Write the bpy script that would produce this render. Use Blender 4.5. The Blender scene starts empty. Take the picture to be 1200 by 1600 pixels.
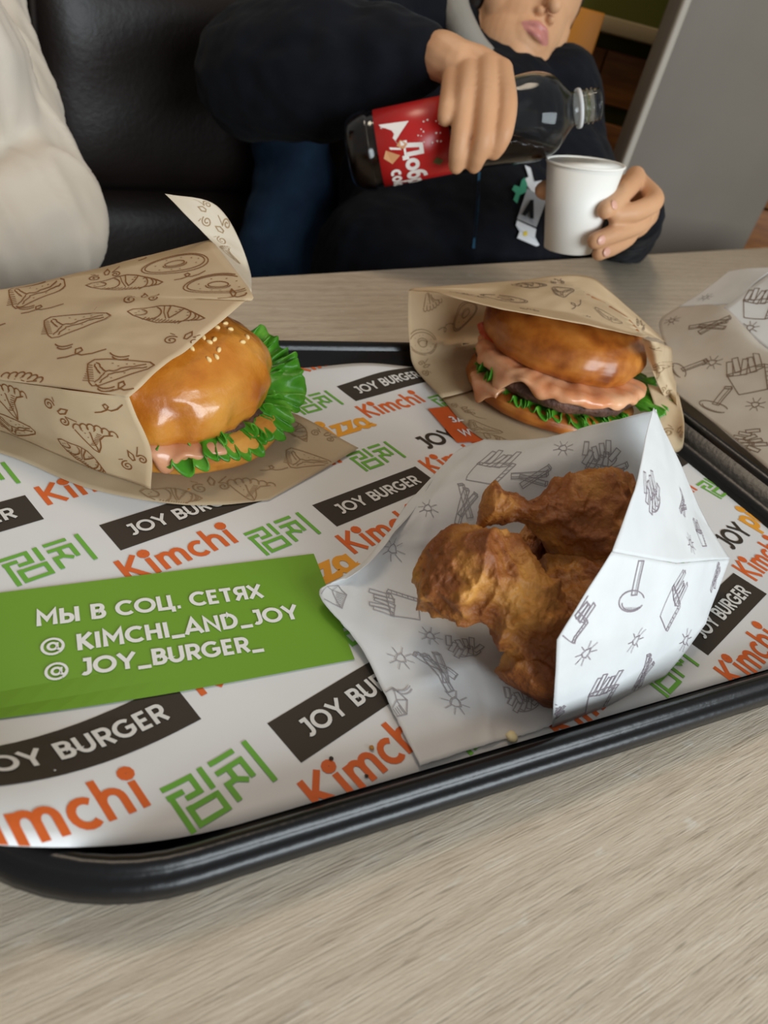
import bpy, bmesh, math, random
from mathutils import Vector, Matrix, noise
from mathutils.bvhtree import BVHTree

rnd = random.Random(7)
rad = math.radians
SC = bpy.context.scene
COL = SC.collection

# ------------------------------------------------------------------ camera
F_PX, PITCH, ROLL = 1101.7, rad(35.961), rad(14.938)
ZM = 0.006                                    # height of the tray liner above the table top
CAM = Vector((0, 0, ZM + 0.215))
_f = Vector((0, math.cos(PITCH), -math.sin(PITCH)))
_x = Vector((1, 0, 0)); _y = _x.cross(_f)
CX = math.cos(ROLL) * _x + math.sin(ROLL) * _y
CY = -math.sin(ROLL) * _x + math.cos(ROLL) * _y
cam_d = bpy.data.cameras.new('camera'); cam = bpy.data.objects.new('camera', cam_d); COL.objects.link(cam)
mw = Matrix((CX, CY, -_f)).transposed().to_4x4(); mw.translation = CAM
cam.matrix_world = mw
cam_d.sensor_fit = 'VERTICAL'; cam_d.sensor_height = 36; cam_d.lens = F_PX / 1600 * 36
cam_d.clip_start = 0.01
cam_d.dof.use_dof = True; cam_d.dof.focus_distance = 0.33; cam_d.dof.aperture_fstop = 13.0
SC.camera = cam

# ------------------------------------------------------------------ world, lights, exposure
w = bpy.data.worlds.new('world'); SC.world = w; w.use_nodes = True
bgn = w.node_tree.nodes['Background']
bgn.inputs[0].default_value = (1.0, 0.955, 0.90, 1); bgn.inputs[1].default_value = 0.285

def area(name, loc, target, sx, sy, power, color):
    d = bpy.data.lights.new(name, 'AREA'); d.shape = 'RECTANGLE'; d.size = sx; d.size_y = sy
    d.energy = power; d.color = color
    o = bpy.data.objects.new(name, d); COL.objects.link(o); o.location = loc
    o.rotation_euler = (Vector(target) - Vector(loc)).to_track_quat('-Z', 'Y').to_euler()
    return o
area('window_daylight', (2.1, -1.35, 0.82), (0.15, 0.35, 0.0), 2.2, 1.3, 98, (0.85, 0.945, 1.0))
area('ceiling_lamp', (-0.5, 0.9, 1.9), (0.0, 0.5, 0), 0.5, 0.5, 9, (1.0, 0.82, 0.62))
SC.view_settings.view_transform = 'Standard'; SC.view_settings.look = 'None'
SC.view_settings.exposure = 0.0; SC.view_settings.gamma = 1.0
SC.view_settings.use_curve_mapping = False

# ------------------------------------------------------------------ geometry of the place
def ray(px, py):
    return _f + CX * ((px - 600) / F_PX) - CY * ((py - 800) / F_PX)
def A(px, py, z=ZM):                           # point of height z on that line of sight
    d = ray(px, py); return CAM + d * ((z - CAM.z) / d.z)
def Ad(px, py, depth):                         # point at that distance along the optical axis
    return CAM + ray(px, py) * depth
TH = rad(33.0)                                 # tray direction on the table
S_ = Vector((math.cos(TH), math.sin(TH), 0)); N_ = Vector((-math.sin(TH), math.cos(TH), 0))
def T(s, n, z=ZM): return S_ * s + N_ * n + Vector((0, 0, z))
def An(px, py, n):
    d = ray(px, py); return CAM + d * ((n - CAM.dot(N_)) / d.dot(N_))
def As(px, py, s):
    d = ray(px, py); return CAM + d * ((s - CAM.dot(S_)) / d.dot(S_))
def sn(px, py, z=ZM):
    p = A(px, py, z); return Vector((p.dot(S_), p.dot(N_)))
def proj(P):
    v = P - CAM; z = v.dot(_f)
    return (600 + F_PX * v.dot(CX) / z, 800 - F_PX * v.dot(CY) / z)
TE = rad(48.2)                                 # table far edge direction
E_ = Vector((math.cos(TE), math.sin(TE), 0)); G_ = Vector((-math.sin(TE), math.cos(TE), 0))
EDGE = 0.512                                   # distance of the far table edge
def Ag(px, py, g):                             # on an upright plane parallel to the table edge
    d = ray(px, py); return CAM + d * (g / d.dot(G_))

# ------------------------------------------------------------------ materials
def lin(c):
    if isinstance(c, str):
        c = c.lstrip('#'); c = tuple(int(c[i:i+2], 16) / 255 for i in (0, 2, 4))
    return tuple((v / 12.92 if v <= .04045 else ((v + .055) / 1.055) ** 2.4) for v in c) + (1,)
MATS = {}
def mat(name, base, rough=.5, spec=.5, c2=None, nscale=20, ndet=6, lo=.35, hi=.65, bump=0, bscale=60, coat=0, coatr=.1,
        sss=0, sssr=(.01, .005, .003), transl=0, trans=0, ior=1.45, sheen=0, metal=0, stretch=None, c3=None, alpha=1):
    m = bpy.data.materials.new(name); m.use_nodes = True; nt = m.node_tree; N = nt.nodes; L = nt.links
    b = N['Principled BSDF']; out = N['Material Output']
    b.inputs['Base Color'].default_value = lin(base); b.inputs['Roughness'].default_value = rough
    b.inputs['Specular IOR Level'].default_value = spec; b.inputs['Metallic'].default_value = metal
    b.inputs['Coat Weight'].default_value = coat; b.inputs['Coat Roughness'].default_value = coatr
    b.inputs['Transmission Weight'].default_value = trans; b.inputs['IOR'].default_value = ior
    b.inputs['Sheen Weight'].default_value = sheen; b.inputs['Alpha'].default_value = alpha
    if sss:
        b.inputs['Subsurface Weight'].default_value = sss; b.inputs['Subsurface Radius'].default_value = sssr
        b.inputs['Subsurface Scale'].default_value = 1.0
    tc = N.new('ShaderNodeTexCoord'); src = tc.outputs['Object']
    if stretch:
        mp = N.new('ShaderNodeMapping'); mp.inputs['Scale'].default_value = stretch
        L.new(src, mp.inputs['Vector']); src = mp.outputs[0]
    if c2:
        n = N.new('ShaderNodeTexNoise'); n.inputs['Scale'].default_value = nscale; n.inputs['Detail'].default_value = ndet
        r = N.new('ShaderNodeValToRGB'); r.color_ramp.elements[0].position = lo; r.color_ramp.elements[1].position = hi
        r.color_ramp.elements[0].color = lin(base); r.color_ramp.elements[1].color = lin(c2)
        if c3:
            e = r.color_ramp.elements.new((lo + hi) / 2); e.color = lin(c3)
        L.new(src, n.inputs['Vector']); L.new(n.outputs[0], r.inputs[0]); L.new(r.outputs[0], b.inputs['Base Color'])
    if bump:
        n2 = N.new('ShaderNodeTexNoise'); n2.inputs['Scale'].default_value = bscale; n2.inputs['Detail'].default_value = 8
        bp = N.new('ShaderNodeBump'); bp.inputs['Strength'].default_value = bump; bp.inputs['Distance'].default_value = .002
        L.new(src, n2.inputs['Vector']); L.new(n2.outputs[0], bp.inputs['Height']); L.new(bp.outputs[0], b.inputs['Normal'])
    if transl:
        t = N.new('ShaderNodeBsdfTranslucent'); mx = N.new('ShaderNodeMixShader'); mx.inputs[0].default_value = transl
        if c2: L.new(r.outputs[0], t.inputs[0])
        else: t.inputs[0].default_value = lin(base)
        L.new(b.outputs[0], mx.inputs[1]); L.new(t.outputs[0], mx.inputs[2]); L.new(mx.outputs[0], out.inputs[0])
    MATS[name] = m
    return m

def wood_mat():
    m = bpy.data.materials.new('table_oak'); m.use_nodes = True; nt = m.node_tree; N = nt.nodes; L = nt.links
    b = N['Principled BSDF']; b.inputs['Roughness'].default_value = .55; b.inputs['Specular IOR Level'].default_value = .35
    tc = N.new('ShaderNodeTexCoord')
    turn = N.new('ShaderNodeMapping'); turn.inputs['Rotation'].default_value = (0, 0, rad(9.5)); L.new(tc.outputs['Object'], turn.inputs[0])
    def mapping(sc):
        mp = N.new('ShaderNodeMapping'); mp.inputs['Scale'].default_value = sc; L.new(turn.outputs[0], mp.inputs[0]); return mp.outputs[0]
    def nz(sc, scale, det, dist=0, rough=.6):
        n = N.new('ShaderNodeTexNoise'); n.inputs['Scale'].default_value = scale; n.inputs['Detail'].default_value = det
        n.inputs['Distortion'].default_value = dist; n.inputs['Roughness'].default_value = rough
        L.new(mapping(sc), n.inputs['Vector']); return n.outputs[0]
    big = nz((1.2, 7, 1), 3.2, 4, 1.2)
    fine = nz((5, 60, 1), 9, 10, .6, .75)
    pores = nz((7, 190, 1), 7, 7, .35)
    wv = N.new('ShaderNodeTexWave'); wv.wave_type = 'BANDS'; wv.bands_direction = 'Y'; wv.inputs['Scale'].default_value = 16
    wv.inputs['Distortion'].default_value = 9; wv.inputs['Detail'].default_value = 4; wv.inputs['Detail Scale'].default_value = .9
    L.new(mapping((.28, 1.5, 1)), wv.inputs['Vector'])
    def ramp(src, stops):
        r = N.new('ShaderNodeValToRGB'); e = r.color_ramp.elements
        e[0].position, e[0].color = stops[0][0], lin(stops[0][1]); e[1].position, e[1].color = stops[-1][0], lin(stops[-1][1])
        for p, c in stops[1:-1]:
            q = e.new(p); q.color = lin(c)
        L.new(src, r.inputs[0]); return r.outputs[0]
    def mix(fac, a, b_, mode='MIX'):
        x = N.new('ShaderNodeMix'); x.data_type = 'RGBA'; x.blend_type = mode
        if isinstance(fac, float): x.inputs[0].default_value = fac
        else: L.new(fac, x.inputs[0])
        L.new(a, x.inputs[6]); L.new(b_, x.inputs[7]); return x.outputs[2]
    c1 = ramp(big, [(.3, '#bdae9a'), (.5, '#cbbda8'), (.72, '#d6cab8')])
    c2 = ramp(fine, [(.34, '#94836f'), (.48, '#c6b7a1'), (.64, '#e4dacb')])
    c3 = ramp(wv.outputs[0], [(0, '#ab9883'), (.35, '#c8b8a2'), (1, '#d2c4b0')])
    c = mix(.42, c1, c2); c = mix(.28, c, c3)
    pr = ramp(pores, [(.34, '#5f4e3e'), (.44, '#ffffff'), (1, '#ffffff')])
    c = mix(.42, c, pr, 'MULTIPLY')
    wh = nz((14, 40, 1), 4, 6, .5)
    wf = N.new('ShaderNodeMath'); wf.operation = 'MULTIPLY'; wf.inputs[1].default_value = .8; wr_ = ramp(wh, [(.62, '#000000'), (.74, '#ffffff')]); L.new(wr_, wf.inputs[0])
    wc = N.new('ShaderNodeRGB'); wc.outputs[0].default_value = lin('#d6cfc4'); c = mix(wf.outputs[0], c, wc.outputs[0])
    L.new(c, b.inputs['Base Color'])
    bp = N.new('ShaderNodeBump'); bp.inputs['Strength'].default_value = .6; bp.inputs['Distance'].default_value = .0006
    ad = N.new('ShaderNodeMath'); ad.operation = 'ADD'; L.new(fine, ad.inputs[0]); L.new(pores, ad.inputs[1])
    L.new(ad.outputs[0], bp.inputs['Height']); L.new(bp.outputs[0], b.inputs['Normal'])
    MATS['table_oak'] = m
wood_mat()
mat('tray_black', '#0c0d10', .30, .5, bump=.08, bscale=300)
mat('liner_white', '#e2e2e2', .5, .35, c2='#dbdbdb', nscale=14)
mat('ink_black', '#3a332c', .55, .3); mat('ink_orange', '#d9672f', .55, .3); mat('ink_green', '#6fae41', .55, .3)
mat('ink_yellow', '#eaa338', .55, .3); mat('ink_banner', '#719f2b', .5, .35); mat('ink_white', '#ecebe8', .5, .35)
mat('ink_sticker', '#d9602c', .5, .35); mat('ink_letter', '#dcdad6', .5, .35)
mat('kraft', '#e0c9a6', .6, .3, c2='#d3b994', nscale=22, ndet=8, transl=.30, bump=.12, bscale=45)
mat('kraft_thin', '#dac7a6', .6, .3, c2='#cfb795', nscale=22, transl=.35, bump=.12, bscale=45)
mat('kraft_pale', '#e2d6c2', .6, .3, c2='#d8c8b0', nscale=22, transl=.3, bump=.12, bscale=45)
mat('wax_white', '#eeefef', .5, .4, c2='#e4e5e5', nscale=30, transl=.22, bump=.15, bscale=50)
mat('wax_beige', '#d6cdc0', .5, .4, c2='#cdc2b3', nscale=30, transl=.22, bump=.12, bscale=50)
mat('print_brown', '#8a5c34', .6, .2, transl=.2); mat('print_faint', '#a98e6e', .6, .2, transl=.3)
mat('print_mauve', '#978b92', .6, .2, transl=.2); mat('print_mauve_faint', '#a8a3a5', .6, .2, transl=.2)
mat('print_umber', '#84705f', .6, .2, transl=.2)
mat('print_shade', '#b9aab0', .6, .2, transl=.2)
mat('leather', '#211916', .45, .4, c2='#1a1411', nscale=8, bump=.25, bscale=140)
mat('stitch', '#15100e', .6, .3)
mat('hoodie', '#0c0d12', .9, .15, c2='#11131a', nscale=30, sheen=.03, bump=.3, bscale=60)
mat('hoodie_collar', '#8d8880', .9, .2, bump=.2, bscale=90)
mat('skin', '#d0a17b', .5, .35, c2='#c49069', nscale=14, lo=.3, hi=.75, sss=.12, sssr=(.006, .003, .0015))
mat('lips', '#bb7a70', .4, .4, sss=.1); mat('nail', '#dba793', .3, .5); mat('hair', '#1d1410', .5, .4)
mat('eye_white', '#e8e4de', .2, .5); mat('eye_dark', '#20140e', .2, .5)
mat('sweater', '#cdc2b4', .9, .15, c2='#c2b5a4', nscale=9, bump=.25, bscale=60, sheen=.1)
mat('denim', '#24384f', .85, .2, c2='#1b2b40', nscale=25, bump=.2, bscale=200)
mat('column_grey', '#746b61', .6, .3, c2='#6f665c', nscale=5)
mat('column_edge', '#a89e92', .5, .3)
mat('wall_green', '#565723', .8, .2); mat('ledge_cream', '#a8946f', .6, .3)
mat('plank_brown', '#8f5b2c', .5, .3, c2='#744622', nscale=6, stretch=(2, 2, 14)); mat('gap_dark', '#1d130c', .8, .1)
mat('post_orange', '#c07a28', .5, .3); mat('floor_grey', '#6f665c', .6, .3); mat('wall_cream', '#c5b595', .8, .2)
mat('cup_paper', '#eeebe4', .45, .4); mat('foam', '#d9c9b2', .5, .4, c2='#cbb79c', nscale=60)
mat('pet', '#f2f6f6', .05, .5, trans=1, ior=1.25); mat('pet_ring', '#e6e6e6', .3, .5, transl=.3)
mat('cola', '#1a0b06', .1, .5, trans=.15, ior=1.33); mat('bottle_red', '#b3201f', .3, .5)
mat('label_white', '#e6ddd6', .4, .4); mat('label_gold', '#c98f62', .4, .4); mat('label_green', '#5a5a30', .4, .4)
mat('bun_gold', '#d2903a', .36, .5, c2='#97480c', c3='#bf7420', nscale=26, ndet=9, lo=.33, hi=.68, coat=.6, coatr=.14, sss=.05, bump=.8, bscale=75)
mat('bun_base', '#d79b45', .45, .4, c2='#a05a18', c3='#c98636', nscale=34, ndet=9, lo=.33, hi=.68, coat=.2, coatr=.3, sss=.06, bump=.3, bscale=120)
mat('bun_brown', '#c27c34', .38, .45, c2='#7a390e', c3='#a8601f', nscale=55, ndet=9, lo=.32, hi=.70, coat=.3, coatr=.25, sss=.05, bump=.25, bscale=90)
mat('sesame', '#e7c88c', .4, .4); mat('crumb_mat', '#b98440', .6, .3); mat('crumb_cheese', '#e9dcae', .5, .3)
mat('lettuce', '#3f8c1a', .32, .5, c2='#86c24a', c3='#56a228', nscale=90, ndet=8, lo=.3, hi=.75, transl=.28, bump=.3, bscale=160)
mat('patty', '#3f2a22', .55, .4, c2='#6b4a3c', c3='#54382d', nscale=90, bump=1.0, bscale=260)
mat('sauce', '#e6ad84', .28, .5, c2='#d68a5c', nscale=60, sss=.15, coat=.3, coatr=.15)
mat('sauce_pink', '#d9a07e', .28, .5, c2='#cf8f68', nscale=60, sss=.15, coat=.3, coatr=.15)
mat('tomato', '#c4502f', .3, .5, sss=.1)
mat('chicken', '#6a3410', .55, .5, c2='#c98d40', c3='#8f5220', nscale=46, ndet=14, lo=.28, hi=.68, coat=.10, coatr=.3, sss=.04, bump=1.0, bscale=240)
mat('mark_white', '#cfd2d6', .7, .2); mat('mark_grey', '#8d9095', .7, .2); mat('mark_green', '#3d8a70', .7, .2)
mat('mark_yellow', '#d9c24a', .7, .2); mat('mark_blue', '#27506b', .7, .2); mat('mark_black', '#08090c', .8, .2)

# ------------------------------------------------------------------ object helpers
def link(o, parent=None):
    COL.objects.link(o)
    if parent is not None: o.parent = parent
    return o
def tag(o, label, cat, group=None, kind=None):
    if label: o['label'] = label
    if cat: o['category'] = cat
    if group: o['group'] = group
    if kind: o['kind'] = kind
    return o
def thing(name, label, cat, loc=(0, 0, 0), group=None):
    o = bpy.data.objects.new(name, None); o.empty_display_size = .02; link(o); o.location = loc
    bpy.context.view_layer.update()
    return tag(o, label, cat, group)
def obj(name, me, m, parent=None, smooth=True):
    if isinstance(me, bmesh.types.BMesh):
        bm = me; me = bpy.data.meshes.new(name); bm.normal_update(); bm.to_mesh(me); bm.free()
    if not me.materials:
        for q in (m if isinstance(m, (list, tuple)) else [m]): me.materials.append(MATS[q])
    me.shade_smooth() if smooth else me.shade_flat()
    o = bpy.data.objects.new(name, me); link(o)
    if parent is not None:
        o.parent = parent
        p = parent; off = Vector((0, 0, 0))
        while p is not None: off += p.location; p = p.parent
        o.location = -off                       # geometry is written in world metres
    return o
def struct(o, label=None):
    o['kind'] = 'structure'
    if label: o['label'] = label
    return o
def pymesh(name, v, f):
    me = bpy.data.meshes.new(name); me.from_pydata([tuple(p) for p in v], [], f); me.update(); return me
def sm(x, a=0, b=1):
    t = max(0, min(1, (x - a) / (b - a))); return t * t * (3 - 2 * t)
def nz(p, sc, seed=0): return noise.noise(Vector(p) * sc + Vector((seed * 7.3, seed * 3.1, seed * 5.7)))
def fbm(p, sc, seed=0, o=4): return noise.fractal(Vector(p) * sc + Vector((seed * 7.3, seed * 3.1, seed * 5.7)), .9, 2.1, o)
def catmull(P, t):
    n = len(P) - 1; x = min(max(t, 0), 1) * n; i = min(int(x), n - 1); u = x - i
    p1, p2 = P[i], P[i + 1]; p0 = P[i - 1] if i > 0 else p1 * 2 - p2; p3 = P[i + 2] if i + 2 <= n else p2 * 2 - p1
    return .5 * ((2 * p1) + (p2 - p0) * u + (2 * p0 - 5 * p1 + 4 * p2 - p3) * u * u + (3 * p1 - p0 - 3 * p2 + p3) * u ** 3)
def box_bm(sx, sy, sz, c=(0, 0, 0), bevel=0, seg=2):
    bm = bmesh.new(); bmesh.ops.create_cube(bm, size=1)
    for v in bm.verts: v.co = Vector((v.co.x * sx + c[0], v.co.y * sy + c[1], v.co.z * sz + c[2]))
    if bevel: bmesh.ops.bevel(bm, geom=bm.edges[:], offset=bevel, segments=seg, affect='EDGES', profile=.5)
    return bm
def lathe(name, prof, seg=48, mtx=None, fn=None, closed_top=True):
    v = []; f = []
    for r, z in prof:
        for k in range(seg):
            a = 2 * math.pi * k / seg; v.append(Vector((r * math.cos(a), r * math.sin(a), z)))
    for i in range(len(prof) - 1):
        for k in range(seg):
            a = i * seg + k; b = i * seg + (k + 1) % seg; f.append((a, b, b + seg, a + seg))
    if prof[0][0] > 1e-5: f.append(tuple(range(seg - 1, -1, -1)))
    if prof[-1][0] > 1e-5 and closed_top: f.append(tuple(range((len(prof) - 1) * seg, len(prof) * seg)))
    if fn: v = [fn(p) for p in v]
    if mtx: v = [mtx @ p for p in v]
    me = pymesh(name, v, f); bm = bmesh.new(); bm.from_mesh(me); bmesh.ops.remove_doubles(bm, verts=bm.verts[:], dist=1e-6)
    bmesh.ops.recalc_face_normals(bm, faces=bm.faces[:]); bm.to_mesh(me); bm.free(); return me
def frame(origin, zaxis, xhint=(1, 0, 0)):
    z = Vector(zaxis).normalized(); x = Vector(xhint); x = (x - z * x.dot(z)).normalized(); y = z.cross(x)
    m = Matrix((x, y, z)).transposed().to_4x4(); m.translation = Vector(origin); return m
def bvh(o):
    dg = bpy.context.evaluated_depsgraph_get(); bpy.context.view_layer.update()
    me = o.data; M = o.matrix_world
    return BVHTree.FromPolygons([M @ v.co for v in me.vertices], [tuple(p.vertices) for p in me.polygons])
# ------------------------------------------------------------------ the setting
ROTE = Matrix.Rotation(TE, 4, 'Z')
def eg(e, g, z): return E_ * e + G_ * g + Vector((0, 0, z))
def egbox(name, m, e0, e1, g0, g1, z0, z1, parent=None, bevel=.004, seg=2):
    bm = box_bm(e1 - e0, g1 - g0, z1 - z0, ((e0 + e1) / 2, (g0 + g1) / 2, (z0 + z1) / 2), bevel, seg)
    o = obj(name, bm, m); o.rotation_euler = (0, 0, TE)
    if parent is not None:
        o.parent = parent
    return o
FLOOR = -.74
bm = box_bm(9, 9, .02, (0, 1.5, FLOOR - .01)); struct(obj('floor', bm, 'floor_grey', None, False))
table = thing('restaurant_table', 'pale oak laminate table top under the black tray', 'table')
egbox('table_top', 'table_oak', -.75, 1.5, -.34, EDGE, -.028, 0, table, .0025, 2)
egbox('table_leg', 'tray_black', .25, .33, .06, .14, FLOOR, -.028, table, .004)
egbox('table_foot', 'tray_black', .05, .53, -.12, .32, FLOOR, FLOOR + .02, table, .004)

# bench: padded leather backrest of stitched panels
def e_at(px, py, g): return Ag(px, py, g).dot(E_)
BG = 0.93
bench = thing('leather_bench', 'dark brown leather bench with stitched backrest behind the table', 'bench')
ztop = Ag(470, 6, BG).z
zseam = Ag(250, 306, BG).z
e_l = e_at(62, 90, BG); e_r = e_at(405, 370, BG)
def pad(name, e0, e1, z0, z1, lean=.0):
    nx, nzv = 22, 16; v = []; f = []
    for j in range(nzv + 1):
        for i in range(nx + 1):
            u, t = i / nx, j / nzv
            edge = min(u, 1 - u) * (e1 - e0); edz = min(t, 1 - t) * (z1 - z0)
            puff = .028 * (1 - math.exp(-edge / .018)) * (1 - math.exp(-edz / .018))
            z = z0 + t * (z1 - z0)
            v.append(eg(e0 + u * (e1 - e0), BG + .02 - puff + .003 * nz((u * 5, t * 5, e0 * 9), 1), z))
    n1 = len(v)
    for p in v[:]: v.append(p + G_ * .09)
    for j in range(nzv):
        for i in range(nx):
            a = j * (nx + 1) + i; f.append((a, a + 1, a + nx + 2, a + nx + 1)); f.append((a + n1, a + n1 + nx + 1, a + n1 + nx + 2, a + n1 + 1))
    ring = list(range(nx + 1)) + [(j + 1) * (nx + 1) - 1 for j in range(1, nzv + 1)] + list(range((nx + 1) * (nzv + 1) - 2, (nx + 1) * nzv - 1, -1)) + [j * (nx + 1) for j in range(nzv - 1, 0, -1)]
    for k in range(len(ring)):
        a, b = ring[k], ring[(k + 1) % len(ring)]; f.append((b, a, a + n1, b + n1))
    return obj(name, pymesh(name, v, f), 'leather', bench)
es = [e_l - .75, e_l, e_r + .06, e_at(868, 150, BG)]
for i in range(3):
    pad('backrest_panel', es[i], es[i + 1], zseam, ztop)
    pad('lower_panel', es[i], es[i + 1], zseam - .34, zseam)
def seam(p0, p1, r=.0022, parent=bench, name='seam_piping'):
    d = (p1 - p0); return obj(name, lathe(name, [(r, 0), (r, d.length)], 8, frame(p0, d)), 'stitch', parent)
for e in es[1:3]:
    seam(eg(e, BG + .012, zseam - .33), eg(e, BG + .012, ztop - .01), .004)
egbox('bench_seat', 'leather', es[0], es[3], EDGE + .04, BG + .02, -.42, -.27, bench, .03, 4)
egbox('bench_plinth', 'gap_dark', es[0] + .02, es[3] - .02, EDGE + .1, BG + .05, FLOOR, -.42, bench, .004)

# back wall with wood planks, seen past the child
YW = 1.75
def yx(px, py, y=YW):
    d = ray(px, py); return CAM + d * (y / d.y)
def wallbox(name, m, x0, x1, z0, z1, y0=YW, th=.03, parent=None, bevel=.003):
    bm = box_bm(x1 - x0, th, z1 - z0, ((x0 + x1) / 2, y0 + th / 2, (z0 + z1) / 2), bevel)
    return obj(name, bm, m, parent)
XA, XB = -1.6, 1.1
wallb = struct(wallbox('wall_back', 'wall_green', XA, XB, FLOOR, 1.3, YW + .06, .06))
zl = [yx(985, 15), yx(985, 35), yx(985, 63), yx(985, 140), yx(985, 178), yx(975, 190), yx(960, 196), yx(960, 260)]
z_ledge1, z_ledge0 = yx(985, 34).z, yx(985, 62).z
led = struct(wallbox('trim_1', 'ledge_cream', XA, XB, z_ledge0, z_ledge1, YW - .02, .1), 'cream wooden ledge above brown planks')
def plank_row(z0, z1):
    x = XA; k = 0
    while x < XB:
        w_ = .36; wallbox('plank', 'plank_brown', x, min(x + w_ - .003, XB), z0, z1, YW + .025, .035, wallb, .002); x += w_; k += 1
h = yx(975, 172).z
plank_row(h, z_ledge0 - .025)
mid = (h + z_ledge0 - .025) / 2
plank_row(yx(960, 265).z, yx(960, 198).z); plank_row(yx(960, 265).z - .16, yx(960, 265).z - .004)
plank_row(yx(960, 265).z - .42, yx(960, 265).z - .17)
po = yx(895, 85, YW - .08)
post = struct(wallbox('trim_2', 'post_orange', po.x - .03, po.x + .035, yx(895, 150, YW - .08).z, z_ledge1 + .0, YW - .09, .06), 'orange wooden post behind the child')

# grey column on the right
c0 = Ad(1019, 130, 1.22); c1 = Ad(1186, 345, 1.42)
cdir = (Vector((c1.x, c1.y, 0)) - Vector((c0.x, c0.y, 0))); clen = cdir.length; ca = math.atan2(cdir.y, cdir.x)
colm = struct(obj('wall_right', box_bm(clen, .05, 2.4, (clen / 2, .025, .4), .006, 2), 'column_grey'), 'plain grey beige column beside the table')
colm.location = (c0.x, c0.y, 0); colm.rotation_euler = (0, 0, ca)
eb = obj('corner_strip', box_bm(.014, .012, 2.38, (.004, -.002, .4), .004), 'column_edge'); eb.parent = colm
far = struct(obj('wall_side', box_bm(1.6, .05, 2.2, (0, 0, .4)), 'wall_cream'))
far.location = (1.9, 1.9, 0); far.rotation_euler = (0, 0, rad(-20))

# ------------------------------------------------------------------ tray
SA, SB, NA, NB, RC = -.042, .4386, .0895, .4215, .073
def rrect(off, seg=14):
    s0, s1, n0, n1 = SA + off, SB - off, NA + off, NB - off; r = max(RC - off, .004); P = []
    for cs, cn, a0 in ((s1 - r, n0 + r, -90), (s1 - r, n1 - r, 0), (s0 + r, n1 - r, 90), (s0 + r, n0 + r, 180)):
        for k in range(seg + 1):
            a = rad(a0 + 90 * k / seg); P.append((cs + r * math.cos(a), cn + r * math.sin(a)))
    return P
def sweep(name, prof, m, parent, cap_first=False, cap_last=False):
    v = []; f = []; rings = [rrect(o) for o, z in prof]; n = len(rings[0])
    for (o, z), R in zip(prof, rings):
        for s, q in R: v.append(T(s, q, z))
    for i in range(len(prof) - 1):
        for k in range(n):
            a = i * n + k; b = i * n + (k + 1) % n; f.append((a, b, b + n, a + n))
    if cap_first: f.append(tuple(range(n)))
    if cap_last: f.append(tuple(range((len(prof) - 1) * n, len(prof) * n)))
    me = pymesh(name, v, f); bm = bmesh.new(); bm.from_mesh(me); bmesh.ops.recalc_face_normals(bm, faces=bm.faces[:]); bm.to_mesh(me); bm.free()
    o = obj(name, me, m, parent); return o
tray = thing('serving_tray', 'black plastic serving tray with rounded corners and rolled rim', 'tray', T((SA + SB) / 2, (NA + NB) / 2, 0))
zf = .0045
sweep('tray_floor', [(.030, .0005), (.016, .0015), (.0135, .004), (.0085, .0165), (.0108, .0162), (.0150, .0070), (.0185, zf + .0006), (.024, zf)], 'tray_black', tray, True, True)
sweep('rim', [(.0108, .0162), (.0100, .0185), (.0085, .0203), (.0068, .0210), (.0052, .0205), (.0042, .0192), (.0036, .0180), (.0024, .0178), (.0010, .0170), (.0000, .0152), (.0000, .0110), (.0012, .0098), (.0035, .0110), (.0058, .0135), (.0085, .0160)], 'tray_black', tray)

# ------------------------------------------------------------------ printed tray liner
MS0, MS1, MN0, MN1 = -.034, .404, .1075, .4035
def zmat(s, n):
    z = ZM
    z += .0045 * math.exp(-((s - .215) / .035) ** 2) * sm(n, .365, .4035)
    z += .0020 * math.exp(-((s - .29) / .02) ** 2) * sm(n, .37, .4035)
    if s < .043: z += .0235 * ((.050 - s) / .064) ** 2 * sm(.178 - n, 0, .068)
    z += .0012 * sm(s, .30, .40) * math.exp(-((n - .12) / .03) ** 2)
    return z
v = []; f = []; nx, ny = 88, 60
for j in range(ny + 1):
    for i in range(nx + 1):
        s = MS0 + (MS1 - MS0) * i / nx; n = MN0 + (MN1 - MN0) * j / ny; v.append(T(s, n, zmat(s, n)))
for j in range(ny):
    for i in range(nx):
        a = j * (nx + 1) + i; f.append((a, a + 1, a + nx + 2, a + nx + 1))
liner = thing('tray_liner', 'white paper tray liner printed with slanted slogans and a green banner', 'paper liner', T(.2, .25, ZM))
sheet = obj('paper_sheet', pymesh('paper_sheet', v, f), 'liner_white', liner)
sd = sheet.modifiers.new('t', 'SOLIDIFY'); sd.thickness = .0001; sd.offset = -1

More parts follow.
